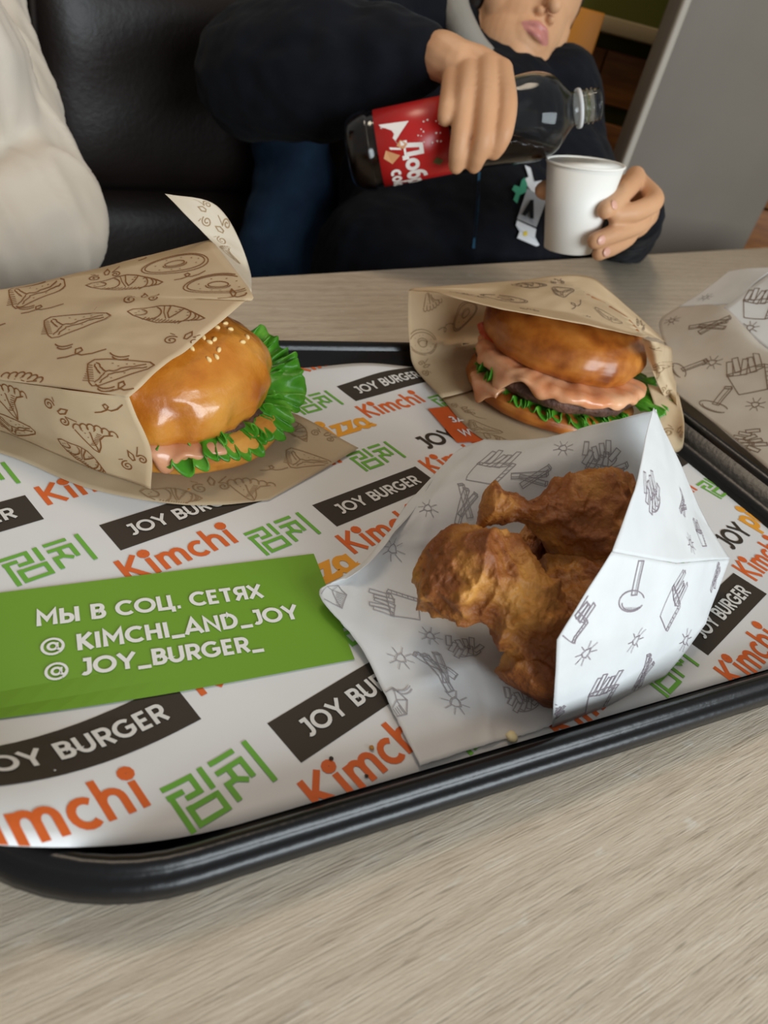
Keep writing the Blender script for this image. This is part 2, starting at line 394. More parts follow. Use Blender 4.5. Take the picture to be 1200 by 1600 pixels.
# stroke lettering -----------------------------------------------------
def arc(cx, cy, rx, ry, a0, a1, n=10):
    return [(cx + rx * math.cos(rad(a0 + (a1 - a0) * k / n)), cy + ry * math.sin(rad(a0 + (a1 - a0) * k / n))) for k in range(n + 1)]
O_ = [arc(.5, .5, .42, .42, 0, 360, 24)]
GL = {
 'J': (.50, [[(.14, .92), (.40, .92), (.40, .32)] + arc(.22, .30, .18, .22, 0, -130, 8)]),
 'O': (1.0, O_), 'Y': (.80, [[(.04, 1), (.40, .46), (.76, 1)], [(.40, .46), (.40, 0)]]),
 'B': (.68, [[(.12, 0), (.12, .92), (.36, .92)] + arc(.38, .72, .18, .20, 90, -90, 8) + [(.12, .52)], [(.12, .52), (.40, .52)] + arc(.40, .30, .20, .22, 90, -90, 8) + [(.12, .08)]]),
 'U': (.78, [[(.12, 1), (.12, .36)] + arc(.39, .36, .27, .28, 180, 360, 10) + [(.66, 1)]]),
 'R': (.70, [[(.12, 0), (.12, .92), (.38, .92)] + arc(.40, .68, .20, .24, 90, -90, 8) + [(.12, .44)], [(.36, .44), (.62, 0)]]),
 'G': (.92, [arc(.48, .5, .40, .42, 50, 320, 16) + [(.80, .30), (.80, .48), (.52, .48)]]),
 'E': (.60, [[(.54, .92), (.12, .92), (.12, .08), (.54, .08)], [(.12, .5), (.48, .5)]]),
 'K': (.70, [[(.12, 0), (.12, 1)], [(.62, 1), (.16, .48)], [(.24, .56), (.64, 0)]]), 'I': (.26, [[(.13, 0), (.13, 1)]]),
 'M': (.94, [[(.12, 0), (.12, .95), (.47, .38), (.82, .95), (.82, 0)]]),
 'C': (.82, [arc(.48, .5, .40, .42, 48, 312, 16)]), 'H': (.76, [[(.12, 0), (.12, 1)], [(.64, 0), (.64, 1)], [(.12, .5), (.64, .5)]]),
 'A': (.84, [[(.04, 0), (.42, .96), (.80, 0)], [(.18, .26), (.66, .26)]]), 'N': (.80, [[(.12, 0), (.12, .92), (.68, .08), (.68, 1)]]),
 'D': (.82, [[(.12, .92), (.36, .92)] + arc(.36, .5, .36, .42, 90, -90, 12) + [(.12, .08), (.12, .99)]]),
 '_': (.60, [[(.0, -.02), (.60, -.02)]]), '.': (.26, [[(.06, .08), (.22, .08)]]), ' ': (.34, []),
 '@': (1.02, [arc(.5, .46, .44, .46, -58, 300, 22), arc(.5, .46, .19, .20, 0, 360, 14), [(.70, .66), (.69, .34)] + arc(.80, .36, .11, .12, 180, 340, 6) + [(.94, .46)]]),
 'W': (1.1, [[(.04, 1), (.30, .06), (.55, .9), (.80, .06), (1.06, 1)]]), '3': (.62, [arc(.28, .71, .22, .21, 150, -80, 10) + arc(.28, .28, .25, .22, 80, -150, 10)]),
 'Ы': (.92, [[(.12, 1), (.12, .08), (.34, .08)] + arc(.36, .31, .20, .23, -90, 90, 8) + [(.12, .54)], [(.79, 0), (.79, 1)]]),
 'Ц': (.84, [[(.12, 1), (.12, .08), (.76, .08), (.76, -.2)], [(.64, 1), (.64, .08)]]),
 'Т': (.68, [[(.04, .92), (.64, .92)], [(.34, .92), (.34, 0)]]),
 'Я': (.70, [[(.58, 0), (.58, .92), (.32, .92)] + arc(.30, .68, .20, .24, 90, 270, 8) + [(.58, .44)], [(.34, .44), (.08, 0)]]),
 'Х': (.74, [[(.05, 1), (.69, 0)], [(.69, 1), (.05, 0)]]),
 'k': (.60, [[(.1, 0), (.1, 1)]]),
 'i': (.28, [[(.14, 0), (.14, .68)], arc(.14, .90, .098, .098, 0, 360, 10)]),
 'm': (.92, [[(.1, 0), (.1, .68)], [(.1, .42)] + arc(.28, .42, .17, .20, 160, 0, 8) + [(.45, 0)], [(.45, .42)] + arc(.63, .42, .17, .20, 160, 0, 8) + [(.80, 0)]]),
 'c': (.54, [arc(.32, .33, .25, .29, 50, 310, 12)]),
 'h': (.62, [[(.1, 0), (.1, 1)], [(.1, .40)] + arc(.31, .40, .20, .22, 160, 0, 8) + [(.51, 0)]]),
 'p': (.66, [[(.1, -.3), (.1, .66)], arc(.33, .32, .23, .29, 0, 360, 16)]),
 'z': (.52, [[(.06, .58), (.42, .58), (.08, .07), (.40, .07)] + arc(.42, .16, .08, .09, -90, 30, 4)]),
 'a': (.66, [arc(.30, .31, .22, .26, 20, 380, 16), [(.52, .62), (.52, .14)] + arc(.62, .14, .10, .08, 180, 330, 5)]),
 'o': (.66, [arc(.33, .33, .25, .28, 0, 360, 16)]), 'l': (.26, [[(.13, 0), (.13, 1)]]),
 'Д': (.84, [[(.06, -.16), (.06, .08), (.78, .08), (.78, -.16)], [(.18, .08), (.30, .92), (.64, .92), (.64, .08)]]),
 'б': (.66, [arc(.33, .30, .24, .27, 0, 360, 16), [(.10, .36)] + arc(.38, .55, .29, .40, 180, 90, 6) + [(.58, .98)]]),
 'р': (.66, [[(.1, -.3), (.1, .66)], arc(.33, .32, .23, .29, 0, 360, 16)]),
 'ы': (.80, [[(.1, .66), (.1, .06), (.26, .06)] + arc(.28, .22, .14, .16, -90, 90, 6) + [(.1, .38)], [(.66, 0), (.66, .66)]]),
 'й': (.66, [[(.1, .66), (.1, .06), (.54, .62), (.54, 0)], arc(.32, .86, .14, .08, 180, 360, 6)]),
}
for a_, b_ in zip('МВСОЕАЗо', 'MBCOEA3o'): GL[a_] = GL[b_]
def ribbon(pts, wd, lay=0.0):
    """quads of a flat stroke with mitred joints"""
    P = [Vector((p[0], p[1])) for p in pts]; closed = (P[0] - P[-1]).length < 1e-6
    if closed: P = P[:-1]
    n = len(P); L = []; R = []
    for i in range(n):
        a = P[i - 1] if (i > 0 or closed) else None; b = P[(i + 1) % n] if (i < n - 1 or closed) else None
        d1 = (P[i] - a).normalized() if a is not None else None; d2 = (b - P[i]).normalized() if b is not None else None
        if d1 is None: d1 = d2
        if d2 is None: d2 = d1
        t = d1 + d2; t = t.normalized() if t.length > 1e-6 else d1
        nn = Vector((-t.y, t.x)); c = max(nn.dot(Vector((-d1.y, d1.x))), .45)
        L.append(P[i] + nn * (wd / 2 / c)); R.append(P[i] - nn * (wd / 2 / c))
    Q = []
    for i in range(n if closed else n - 1):
        j = (i + 1) % n; Q.append([Vector((q.x, q.y, lay + i * 3e-6)) for q in (R[i], R[j], L[j], L[i])])
    return Q
def text_quads(s, wd=.17, track=.06):
    x = 0; Q = []
    for ch in s:
        adv, st = GL[ch]; wd_ = wd; wd = wd * .6 if ch == '@' else wd
        for k, pl in enumerate(st): Q += [[q + Vector((x, 0, 0)) for q in quad] for quad in ribbon(pl, wd, k * 4e-5)]
        x += adv + track; wd = wd_
    return Q, x - track
# geometric hangul word, unit height, about 1.8 wide
HAN = [
 [(.02, .93), (.58, .93), (.58, .60), (.30, .60)], [(.09, .74), (.09, .0)],
 [(.02, .74), (.34, .74)], [(.80, 1.0), (.80, .52)], [(.26, .40), (.80, .40), (.80, .07), (.26, .07), (.26, .46)],
 [(.98, .95), (1.50, .95)], [(.98, .72), (1.50, .72), (1.50, .30)], [(1.22, .72), (1.22, .44), (1.04, .44), (1.04, .06)], [(1.22, .44), (1.40, .30)], [(1.76, 1.0), (1.76, 0)]]
def han_quads():
    Q = []
    for k, pl in enumerate(HAN): Q += ribbon(pl, .105, k * 2e-5)
    return Q, 1.82
def flat_print(name, quads, m, layer, parent, clip=True, cut=0.0):
    """quads in tray (s, n) metres, laid on the liner"""
    bm = bmesh.new()
    for q in quads:
        vs = [bm.verts.new((p[0], p[1], p[2] if len(p) > 2 else 0)) for p in q]
        try: bm.faces.new(vs)
        except ValueError: pass
    if clip:
        for co, no in (((MS0, 0, 0), (-1, 0, 0)), ((MS1, 0, 0), (1, 0, 0)), ((0, MN0, 0), (0, -1, 0)), ((0, MN1, 0), (0, 1, 0))):
            bmesh.ops.bisect_plane(bm, geom=bm.verts[:] + bm.edges[:] + bm.faces[:], plane_co=co, plane_no=no, clear_outer=True)
    if not bm.faces: bm.free(); return None
    if cut:
        for ax in (0, 1):
            lo = min(v_.co[ax] for v_ in bm.verts); hi = max(v_.co[ax] for v_ in bm.verts); x = math.ceil(lo / cut) * cut
            while x < hi:
                no = (1, 0, 0) if ax == 0 else (0, 1, 0); co = (x, 0, 0) if ax == 0 else (0, x, 0)
                bmesh.ops.bisect_plane(bm, geom=bm.verts[:] + bm.edges[:] + bm.faces[:], plane_co=co, plane_no=no); x += cut
    for i, fa in enumerate(bm.faces):
        if fa.normal.z < 0: fa.normal_flip()
    for v_ in bm.verts:
        s, n = v_.co.x, v_.co.y; v_.co = T(s, n, zmat(s, n) + layer + v_.co.z)
    return obj(name, bm, m, parent, False)
def place(quads, o, ang, size):
    c, s = math.cos(ang), math.sin(ang)
    return [[Vector((o[0] + size * (p[0] * c - p[1] * s), o[1] + size * (p[0] * s + p[1] * c), p[2])) for p in q] for q in quads]
TA = rad(52.757 - 33.0)
tu = Vector((math.cos(TA), math.sin(TA))); tv = Vector((-math.sin(TA), math.cos(TA)))
LA = Vector((.10092, 0)); LV = Vector((.0589, .1189)); LD = Vector((.768 * .215, 1.225 * .215))
BW, BH = .0773, .01944
QB, WB = text_quads('JOY BURGER', .19, .07)
QK, WK = text_quads('Kimchi', .165, .06)
QH, WH = han_quads()
QJ, WJ = text_quads('JOY', .20, .05)
QP, WP = text_quads('pizza', .21, .02)
def run(quads, width, start, length, m, name, drop=0.0):
    sz = length / width
    return flat_print(name, place(quads, start - tv * drop, TA, sz), m, .00022, liner, True, .006)
def inside(c, mrg): return MS0 - mrg < c.x < MS1 + mrg and MN0 - mrg < c.y < MN1 + mrg
for i in range(-4, 6):
    for j in range(-3, 4):
        c = LD + LA * i + LV * j
        if inside(c, .05):
            q = [[c - tu * BW / 2 - tv * BH / 2, c + tu * BW / 2 - tv * BH / 2, c + tu * BW / 2 + tv * BH / 2, c - tu * BW / 2 + tv * BH / 2]]
            b = flat_print('black_block', q, 'ink_black', .00015, liner, True, .006)
            if b:
                L_ = BW * .78; sz = L_ / WB
                t = flat_print('block_lettering', place(QB, c - tu * L_ / 2 - tv * sz / 2, TA, sz), 'ink_letter', .00055, liner, True, .006)
                if t: t.parent = b; t.location = (0, 0, 0)
        def cell(fx, fy): return LD + LA * (i + fx) + LV * (j + fy)
        if inside(cell(.11, .7), .06):
            run(QK, WK, cell(-.11, .635), .0545, 'ink_orange', 'orange_word')
            run(QH, WH, cell(.5, .81) - tu * .0165 - tv * .0095, .0335, 'ink_green', 'green_word')
        if inside(cell(.57, .16), .06):
            run(QK, WK, cell(.345, .11), .0545, 'ink_orange', 'orange_word')
            run(QH, WH, cell(.955, .295) - tu * .0165 - tv * .0095, .0335, 'ink_green', 'green_word')
        if inside(cell(.5, .45), .06):
            run(QJ, WJ, cell(.37, .42) - tu * .0155 - tv * .0070, .0315, 'ink_black', 'black_word')
            run(QP, WP, cell(.37, .42) + tu * .0215 - tv * .0060, .046, 'ink_yellow', 'yellow_word')
# green banner with the contact lines
gb = [[Vector((MS0 + .006, .1625)), Vector((.1085, .1600)), Vector((.1135, .2235)), Vector((MS0 + .006, .2240))]]
banner = flat_print('green_banner', gb, 'ink_banner', .0007, liner, True, .008)
def banner_line(s, a_px, b_px):
    p0, p1 = sn(*a_px), sn(*b_px); d = p1 - p0; q, wd = text_quads(s, .21, .07)
    t = flat_print('banner_lettering', place(q, p0, math.atan2(d.y, d.x), d.length / wd), 'ink_white', .0011, liner, True, .008)
    t.parent = banner; t.location = (0, 0, 0)
banner_line('МЫ В СОЦ. СЕТЯХ', (57, 982), (412, 936))
banner_line('@ KIMCHI_AND_JOY', (64, 1028), (469, 969))
banner_line('@ JOY_BURGER_', (70, 1067), (412, 1018))
# orange sticker block half under the second wrapper
oc = [sn(668, 640), sn(714, 693), sn(790, 690), sn(738, 632)]
ob = flat_print('orange_block', [oc], 'ink_sticker', .0007, liner, True, .02)
for s_, a_, b_ in (('3А', (706, 662), (740, 655)), ('WW', (722, 683), (775, 672))):
    p0, p1 = sn(*a_), sn(*b_); q, wd = text_quads(s_, .2, .08)
    t = flat_print('block_lettering', place(q, p0, 0.0, (p1 - p0).length * .55 / wd), 'ink_white', .0011, liner, True, .008)
    t.parent = ob; t.location = (0, 0, 0)
# ------------------------------------------------------------------ paper sheets and their printed drawings
class Sheet:
    """smooth patch through a grid of points: rows v, columns u"""
    def __init__(self, grid, crumple=.0006, cscale=35, seed=1, linear=False):
        self.g = grid; self.cr = crumple; self.cs = cscale; self.sd = seed; self.lin = linear; self.avoid = []; self.gap = .0015; self.creases = []; self.rag = 0
    def base(self, u, v):
        if self.lin:
            n = len(self.g) - 1; x = min(max(v, 0), 1) * n; j = min(int(x), n - 1); t = x - j
            def row(r):
                m = len(r) - 1; y = min(max(u, 0), 1) * m; i = min(int(y), m - 1); q = y - i; return r[i].lerp(r[i + 1], q)
            return row(self.g[j]).lerp(row(self.g[j + 1]), t)
        return catmull([catmull(r, u) for r in self.g], v)
    def nrm(self, u, v):
        e = .01; a = self.base(min(u + e, 1), v) - self.base(max(u - e, 0), v); b = self.base(u, min(v + e, 1)) - self.base(u, max(v - e, 0))
        n = a.cross(b); return n.normalized() if n.length > 1e-12 else Vector((0, 0, 1))
    def P(self, u, v):
        p = self.base(u, v)
        if self.cr:
            k = fbm(p, self.cs, self.sd, 3); k2 = abs(nz(p, self.cs * .6, self.sd + 3))
            p = p + self.nrm(u, v) * (self.cr * (k + 1.2 * k2))
        for (a, b, c, d, amp, wd) in self.creases:      # fold lines between two (u, v) points
            ex, ey = c - a, d - b; L2 = ex * ex + ey * ey; t = max(0, min(1, ((u - a) * ex + (v - b) * ey) / L2))
            p = p + self.nrm(u, v) * (amp * math.exp(-math.hypot(u - a - t * ex, v - b - t * ey) / wd))
        for t in self.avoid:                    # paper lies on the food, never inside it
            d = p - CAM; L = d.length; d.normalize(); h = t.ray_cast(CAM, d)
            if h[0] is not None and h[3] < L + self.gap: p = CAM + d * (h[3] - self.gap)
        return p
    def find(self, px, py):
        best = (1e9, .5, .5)
        for a in range(25):
            for b in range(25):
                q = proj(self.base(a / 24, b / 24)); d = (q[0] - px) ** 2 + (q[1] - py) ** 2
                if d < best[0]: best = (d, a / 24, b / 24)
        st = 1 / 24
        for it in range(14):
            st *= .6
            for du in (-st, 0, st):
                for dv in (-st, 0, st):
                    u, v_ = best[1] + du, best[2] + dv
                    if 0 <= u <= 1 and 0 <= v_ <= 1:
                        q = proj(self.base(u, v_)); d = (q[0] - px) ** 2 + (q[1] - py) ** 2
                        if d < best[0]: best = (d, u, v_)
        return best
def sheet_obj(name, S, m, parent, nu=36, nv=30, ragged=.0, thick=.00018):
    v = []; f = []
    for j in range(nv + 1):
        for i in range(nu + 1):
            u, t = i / nu, j / nv
            if ragged:
                r1_, r2_ = ragged * abs(noise.noise(Vector((t * 31, i * .1, 3)))), ragged * abs(noise.noise(Vector((u * 31, j * .1, 8))))
                u = max(u, r1_) if i == 0 else min(u, 1 - r1_) if i == nu else u
                t = max(t, r2_) if j == 0 else min(t, 1 - r2_) if j == nv else t
            v.append(S.P(u, t))
    for j in range(nv):
        for i in range(nu):
            a = j * (nu + 1) + i; f.append((a, a + 1, a + nu + 2, a + nu + 1))
    o = obj(name, pymesh(name, v, f), m, parent)
    md = o.modifiers.new('paper', 'SOLIDIFY'); md.thickness = thick; md.offset = 0
    return o
def wig(p0, p1, n, amp, seed=0):
    r = random.Random(seed); d = Vector(p1) - Vector(p0); q = Vector((-d.y, d.x)).normalized()
    return [tuple(Vector(p0) + d * (k / n) + q * r.uniform(-amp, amp)) for k in range(n + 1)]
def hatch(x0, x1, y0, y1, n, dx=0): return [[(x0 + (x1 - x0) * k / n, y0), (x0 + (x1 - x0) * k / n + dx, y1)] for k in range(n + 1)]
def spiral(cx, cy, r, turns, a0=0, n=26): return [(cx + r * (1 - k / n * .85) * math.cos(rad(a0) + turns * 6.283 * k / n), cy + r * (1 - k / n * .85) * math.sin(rad(a0) + turns * 6.283 * k / n)) for k in range(n + 1)]
def dots(pts): return [[(x, y), (x + .05, y + .02)] for x, y in pts]
def d_croissant():
    out = [(-1, 0), (-.9, .16), (-.6, .26), (-.3, .42), (0, .46), (.3, .38), (.6, .22), (.85, .08), (1, -.02), (.9, -.12), (.6, -.2), (.3, -.36), (-.1, -.46), (-.5, -.36), (-.8, -.2), (-1, 0)]
    L = [out, arc(-.72, .0, .22, .17, -100, 80, 10), arc(-.45, .0, .3, .36, -80, 70, 10), [(-.05, .46), (.0, .1), (.12, -.14), (.22, .1), (.32, .38)], [(-.2, .44), (-.1, .12), (.06, -.2)],
         arc(.35, 0, .25, .33, -70, 60, 8), arc(.55, -.02, .2, .22, -60, 50, 6), arc(.72, -.02, .12, .14, -60, 50, 5)]
    L += hatch(-.5, .45, -.40, -.24, 11, .06) + dots([(.15, .2), (.2, .3), (.45, .2), (.5, .05), (-.75, .05), (-.8, -.05), (-.6, .1), (-.55, -.1), (.18, .05)])
    return L
def d_toast():
    out = [(-.9, .35), (-.75, .55), (-.4, .6), (.4, .62), (.8, .6), (.98, .45), (.9, .25), (.4, -.15), (-.2, -.62), (-.45, -.66), (-.6, -.5), (-.85, .1), (-.9, .35)]
    L = [out, wig((-.65, .42), (-.25, .0), 7, .035, 1), wig((-.25, .0), (.75, .48), 10, .04, 2), wig((-.25, -.02), (-.4, -.5), 6, .03, 3), wig((-.15, -.08), (.82, .36), 10, .035, 4), wig((-.38, -.06), (-.7, .33), 6, .03, 5), wig((-.12, -.12), (-.26, -.5), 6, .03, 6)]
    L += [[(-.86, .3 - .1 * k), (-.74 + .04 * k, .28 - .1 * k)] for k in range(8)] + dots([(0, .3), (.2, .42), (-.2, .4), (.4, .45), (-.5, .0), (.3, .0), (.0, -.25)])
    return L
def d_donut():
    return [arc(0, 0, 1, .55, 0, 360, 30), arc(0, .03, .9, .46, 0, 360, 28), arc(0, .06, .3, .15, 0, 360, 14), arc(0, .02, .36, .2, 180, 360, 8)] + dots([(-.6, .1), (-.5, -.2), (.5, .2), (.6, -.1), (.2, .32), (-.25, .33), (.1, -.32), (-.15, -.3), (.7, .1)])
def d_swirl():
    return [spiral(-.55, -.1, .35, 1.6, 60), spiral(.5, .05, .28, -1.5, 120), [(-.05, .15), (-.1, .45), (.08, .75), (.2, .45), (.1, .15), (-.05, .15)], [(.45, .45), (.75, .75)], [(-.8, .42), (-.55, .35)], [(.3, .3), (.55, .55)]]
def d_squig():
    return [[(-1, -.3), (-.6, -.2), (-.25, .0), (-.1, .25), (-.25, .4), (-.42, .28), (-.32, .05), (.0, -.02), (.4, .15), (.8, .5)]]
def d_arcs(): return [arc(0, 1.2, 1, 1.3, 235, 300, 8), arc(.1, 1.0, .9, 1.3, 240, 300, 8)]
def d_shell():
    L = [[(-.9, .1), (-.7, -.2), (-.2, -.85), (.0, -1)], [(0, -1), (.1, -.6), (.1, -.2), (.3, .05), (.7, .15)], [(-.25, .1), (-.2, -.3), (-.05, -.7), (0, -1)]]
    x = -.9
    for k in range(6): L.append(arc(-.78 + .3 * k, .2 + .12 * math.sin(k * .7), .17, .2, 200, -20, 8))
    L += [[(-.18 + .05 * k, -.3 + .1 * k), (.05 + .04 * k, -.3 + .09 * k)] for k in range(-3, 5)] + dots([(-.5, 0), (-.4, -.2), (-.6, .1), (-.3, .1), (-.1, .2)])
    return L
def stick(x, y, a, l, w_):
    c, s = math.cos(rad(a)), math.sin(rad(a)); R = lambda p, q: (x + p * c - q * s, y + p * s + q * c)
    return [[R(-l, -w_), R(l, -w_), R(l, w_), R(-l, w_), R(-l, -w_)], [R(-l, -w_ * .3), R(l, -w_ * .3)], [R(l, -w_), R(l + w_ * .7, -w_ * .4), R(l + w_ * .7, w_ * 1.2), R(l, w_)]]
def d_sticks(): return stick(-.15, 0, 35, .8, .13) + stick(.15, .1, 65, .75, .13) + stick(.1, -.1, 15, .6, .11)
def d_fries():
    L = [[(-.6, 0), (.6, .1), (.42, -.95), (-.42, -1), (-.6, 0)], arc(0, .05, .6, .22, 180, 355, 10), [(.6, .1), (.75, .05), (.55, -.9), (.42, -.95)]]
    for k in range(5): L.append(stick(-.46 + .23 * k, .25 + .12 * math.sin(k * 1.9), 82 + 9 * math.sin(k * 2.3), .36, .095)[0])
    L += [[(.45 + .03 * k, -.8 + .18 * k), (.58 + .03 * k, -.78 + .18 * k)] for k in range(5)]
    return L
def d_heap():
    L = []; r = random.Random(3)
    for k in range(9):
        a = r.uniform(20, 80); L.append(stick(-.5 + .34 * (k % 4) + r.uniform(-.05, .05), -.4 + .4 * (k // 4), a, .30, .11)[0])
    L += [arc(0, -.5, .6, .25, 190, 350, 8)]
    return L
def d_splash():
    L = []
    for k in range(8):
        a = k * 45 + 10; L.append([(.35 * math.cos(rad(a)), .35 * math.sin(rad(a))), (.85 * math.cos(rad(a)), .85 * math.sin(rad(a)))])
    L += [[(.28 * math.cos(rad(k * 60)) * (1 + .3 * (k % 2)), .28 * math.sin(rad(k * 60)) * (1 + .3 * (k % 2))) for k in range(7)]]
    return L
def d_dip(): return stick(.0, .45, 95, .55, .16) + [arc(0, -.3, .75, .35, 20, 340, 20), arc(.05, -.36, .6, .25, 180, 330, 10)] + hatch(-.4, .4, -.6, -.5, 7, .04)
def d_box():
    return [[(-.7, -.3), (.3, -.75), (.9, -.2), (.75, .65), (-.2, .75), (-.7, -.3)], [(.3, -.75), (.45, .1), (.75, .65)], [(-.7, -.3), (.45, .1)], [(.9, -.2), (.45, .1)]] + [[(-.6 + .12 * k, -.28 - .05 * k), (-.5 + .12 * k, -.08 - .01 * k)] for k in range(8)]
DOOD = dict(croissant=d_croissant(), toast=d_toast(), donut=d_donut(), swirl=d_swirl(), squig=d_squig(), arcs=d_arcs(), shell=d_shell(), sticks=d_sticks(), fries=d_fries(), heap=d_heap(), splash=d_splash(), dip=d_dip(), box=d_box())
def dens(pl, step=.0022):
    o = [pl[0]]
    for a, b in zip(pl, pl[1:]):
        n = max(1, math.ceil(math.dist(a, b) / step))
        o += [(a[0] + (b[0] - a[0]) * k / n, a[1] + (b[1] - a[1]) * k / n) for k in range(1, n + 1)]
    return o
def draw(S, items, m, parent, sides=(1,), width=.00055, off=.00035):
    """one printed drawing per item: (drawing, (px, py) or ('uv', u, v), size in metres, angle in degrees)"""
    for kind, pos, size, ang in items:
        V = []; Fc = []; lay = 0
        if pos[0] == 'uv': u0, v0 = pos[1], pos[2]
        else: d, u0, v0 = S.find(*pos)
        e = .02
        du = (S.base(min(u0 + e, 1), v0) - S.base(max(u0 - e, 0), v0)); dv = (S.base(u0, min(v0 + e, 1)) - S.base(u0, max(v0 - e, 0)))
        lu = max(du.length / (min(u0 + e, 1) - max(u0 - e, 0)), 1e-4); lv = max(dv.length / (min(v0 + e, 1) - max(v0 - e, 0)), 1e-4)
        k = du.normalized().dot(dv.normalized()); sk = math.sqrt(max(1 - k * k, .05))
        c, s = math.cos(rad(ang)), math.sin(rad(ang))
        def uv(p):
            x, y = (p[0] * c - p[1] * s), (p[0] * s + p[1] * c)     # metres in the sheet: x along u, y square to it
            b = y / sk; a = x - b * k
            return u0 + a / lu, v0 + b / lv
        for pl in DOOD[kind]:
            if len(pl) < 2: continue
            lay = (lay + 1) % 5
            P = dens([(p[0] * size, p[1] * size) for p in pl])
            for quad in ribbon(P, width * (1.15 if len(pl) > 3 else .8)):
                q = [uv(p) for p in quad]
                if any(not (.004 < a < .996 and .004 < b < .996) for a, b in q): continue
                fr = [(S.P(a, b), S.nrm(a, b)) for a, b in q]
                for sd in sides:
                    i = len(V); V += [p + n * (sd * (off + lay * 1.5e-5)) for p, n in fr]; Fc.append((i, i + 1, i + 2, i + 3))
        if V: obj('printed_' + dict(arcs='strokes', squig='squiggle', heap='fries_heap', dip='dipped_chip', box='carton', splash='star').get(kind, kind), pymesh(kind, V, Fc), m, parent, False)

# ------------------------------------------------------------------ food builders
def dense2(pr):
    o = [pr[0]]
    for a, b in zip(pr, pr[1:]):
        for k in (1, 2, 3): o.append((a[0] + (b[0] - a[0]) * k / 3, a[1] + (b[1] - a[1]) * k / 3))
    return o
def bun_me(name, R, h, m_, top=True, seed=0, amp=.0014, wr=0.0, squash=1.0):
    if top:
        prof = [(0, .0), (R * .55, .0005), (R * .86, .0008), (R * .95, .0035), (R * .99, .008)]
        z0 = h * .26
        for k in range(1, 17):
            a = rad(90 * k / 16); prof.append((R * max(math.cos(a), 0) ** .82, z0 + (h - z0) * math.sin(a) ** .95))
    else:
        prof = [(0, 0), (R * .7, 0), (R * .88, .0012), (R * .97, h * .22), (R, h * .5), (R * .985, h * .75), (R * .93, h * .93), (R * .85, h), (R * .5, h), (0, h)]
    def fn(p):
        q = p.copy(); d = Vector((p.x, p.y, (p.z - h * .2) * .6)); d = d.normalized() if d.length > 1e-6 else Vector((0, 0, 1))
        q += d * amp * (1.5 * nz(p, 22, seed) + .5 * nz(p, 60, seed + 2) + .28 * (1 - abs(nz(p, 75, seed + 8))) ** 3 + .2 * nz(p, 140, seed + 4))
        if wr:
            a = math.atan2(p.y, p.x); rr = math.hypot(p.x, p.y) / R
            k = sm(rr, .45, .9) * sm(h * .75 - p.z, 0, h * .5)
            q -= d * wr * k * max(0, nz((math.cos(a) * 2.2, math.sin(a) * 2.2, p.z * 14), 1.6, seed + 5))
        return q
    return lathe(name, dense2(prof), 120, m_, fn)
def lettuce_me(name, C, a0, a1, r0, r1, z0, amp, waves, seed=0, droop=.0, rise=None, grow_r=None, n=300):
    v = []; f = []; nr = 10
    for i in range(n + 1):
        u = i / n; a = rad(a0 + (a1 - a0) * u); fade = min(1, u / .06, (1 - u) / .06)
        ph = 6.283 * waves * (u + .06 * nz((u * 6, 1, 0), 1, seed))
        am = .6 + .8 * abs(nz((u * 7, 5, 0), 1, seed + 6))
        w1 = math.sin(ph) * am; w2 = math.cos(ph + .6) * am; k3 = waves * 4.3
        f1 = math.sin(6.283 * k3 * (u + .03 * nz((u * 14, 2, 0), 1, seed))); f2 = math.cos(6.283 * k3 * (u + .03 * nz((u * 14, 2, 0), 1, seed)) + .8); w3 = nz((u * waves * 9, 3, 0), 1, seed + 1)
        for j in range(nr + 1):
            q = j / nr; e = q ** 1.8; h = sm(q, .62, 1) 
            R_ = r1 + (grow_r(u) if grow_r else 0) + .007 * nz((u * 5, 7, 0), 1, seed)
            r = r0 + (R_ - r0) * q * (.55 + .45 * fade) + e * .0025 * w2 + h * (.0014 * f2 + .0030 * w3)
            z = z0 + e * amp * w1 + h * (.0026 * f1 + .0020 * w3) - droop * q * q + (rise(u) * e if rise else 0) + .0012 * q * nz((u * 30, q * 3, 0), 1, seed + 2)
            aa = a + e * .06 * w2 + h * .03 * f2
            v.append(Vector((C.x + r * math.cos(aa), C.y + r * math.sin(aa), z)))
    for i in range(n):
        for j in range(nr):
            k = i * (nr + 1) + j; f.append((k, k + nr + 1, k + nr + 2, k + 1))
    return pymesh(name, v, f)
def solid(o, t, sub=0):
    if sub: o.modifiers.new('s', 'SUBSURF').levels = sub; o.modifiers['s'].render_levels = sub
    md = o.modifiers.new('t', 'SOLIDIFY'); md.thickness = t; md.offset = 0
    return o
def patty_me(name, C, R, z0, z1, seed, mtx=None):
    prof = [(0, z0), (R * .8, z0), (R * .95, z0 + (z1 - z0) * .2), (R, (z0 + z1) / 2), (R * .96, z1 - (z1 - z0) * .15), (R * .85, z1), (0, z1)]
    pr = []
    for a, b in zip(prof, prof[1:]):
        for k in range(4): pr.append((a[0] + (b[0] - a[0]) * k / 4, a[1] + (b[1] - a[1]) * k / 4))
    pr.append(prof[-1])
    def fn(p):
        d = Vector((p.x, p.y, 0)); d = d.normalized() if d.length > 1e-6 else Vector()
        return p + d * (.0022 * fbm(p, 90, seed) + .002 * nz(p, 40, seed)) + Vector((0, 0, .0008 * fbm(p, 110, seed + 2))) + Vector((C.x, C.y, 0))
    return lathe(name, pr, 140, mtx, fn)
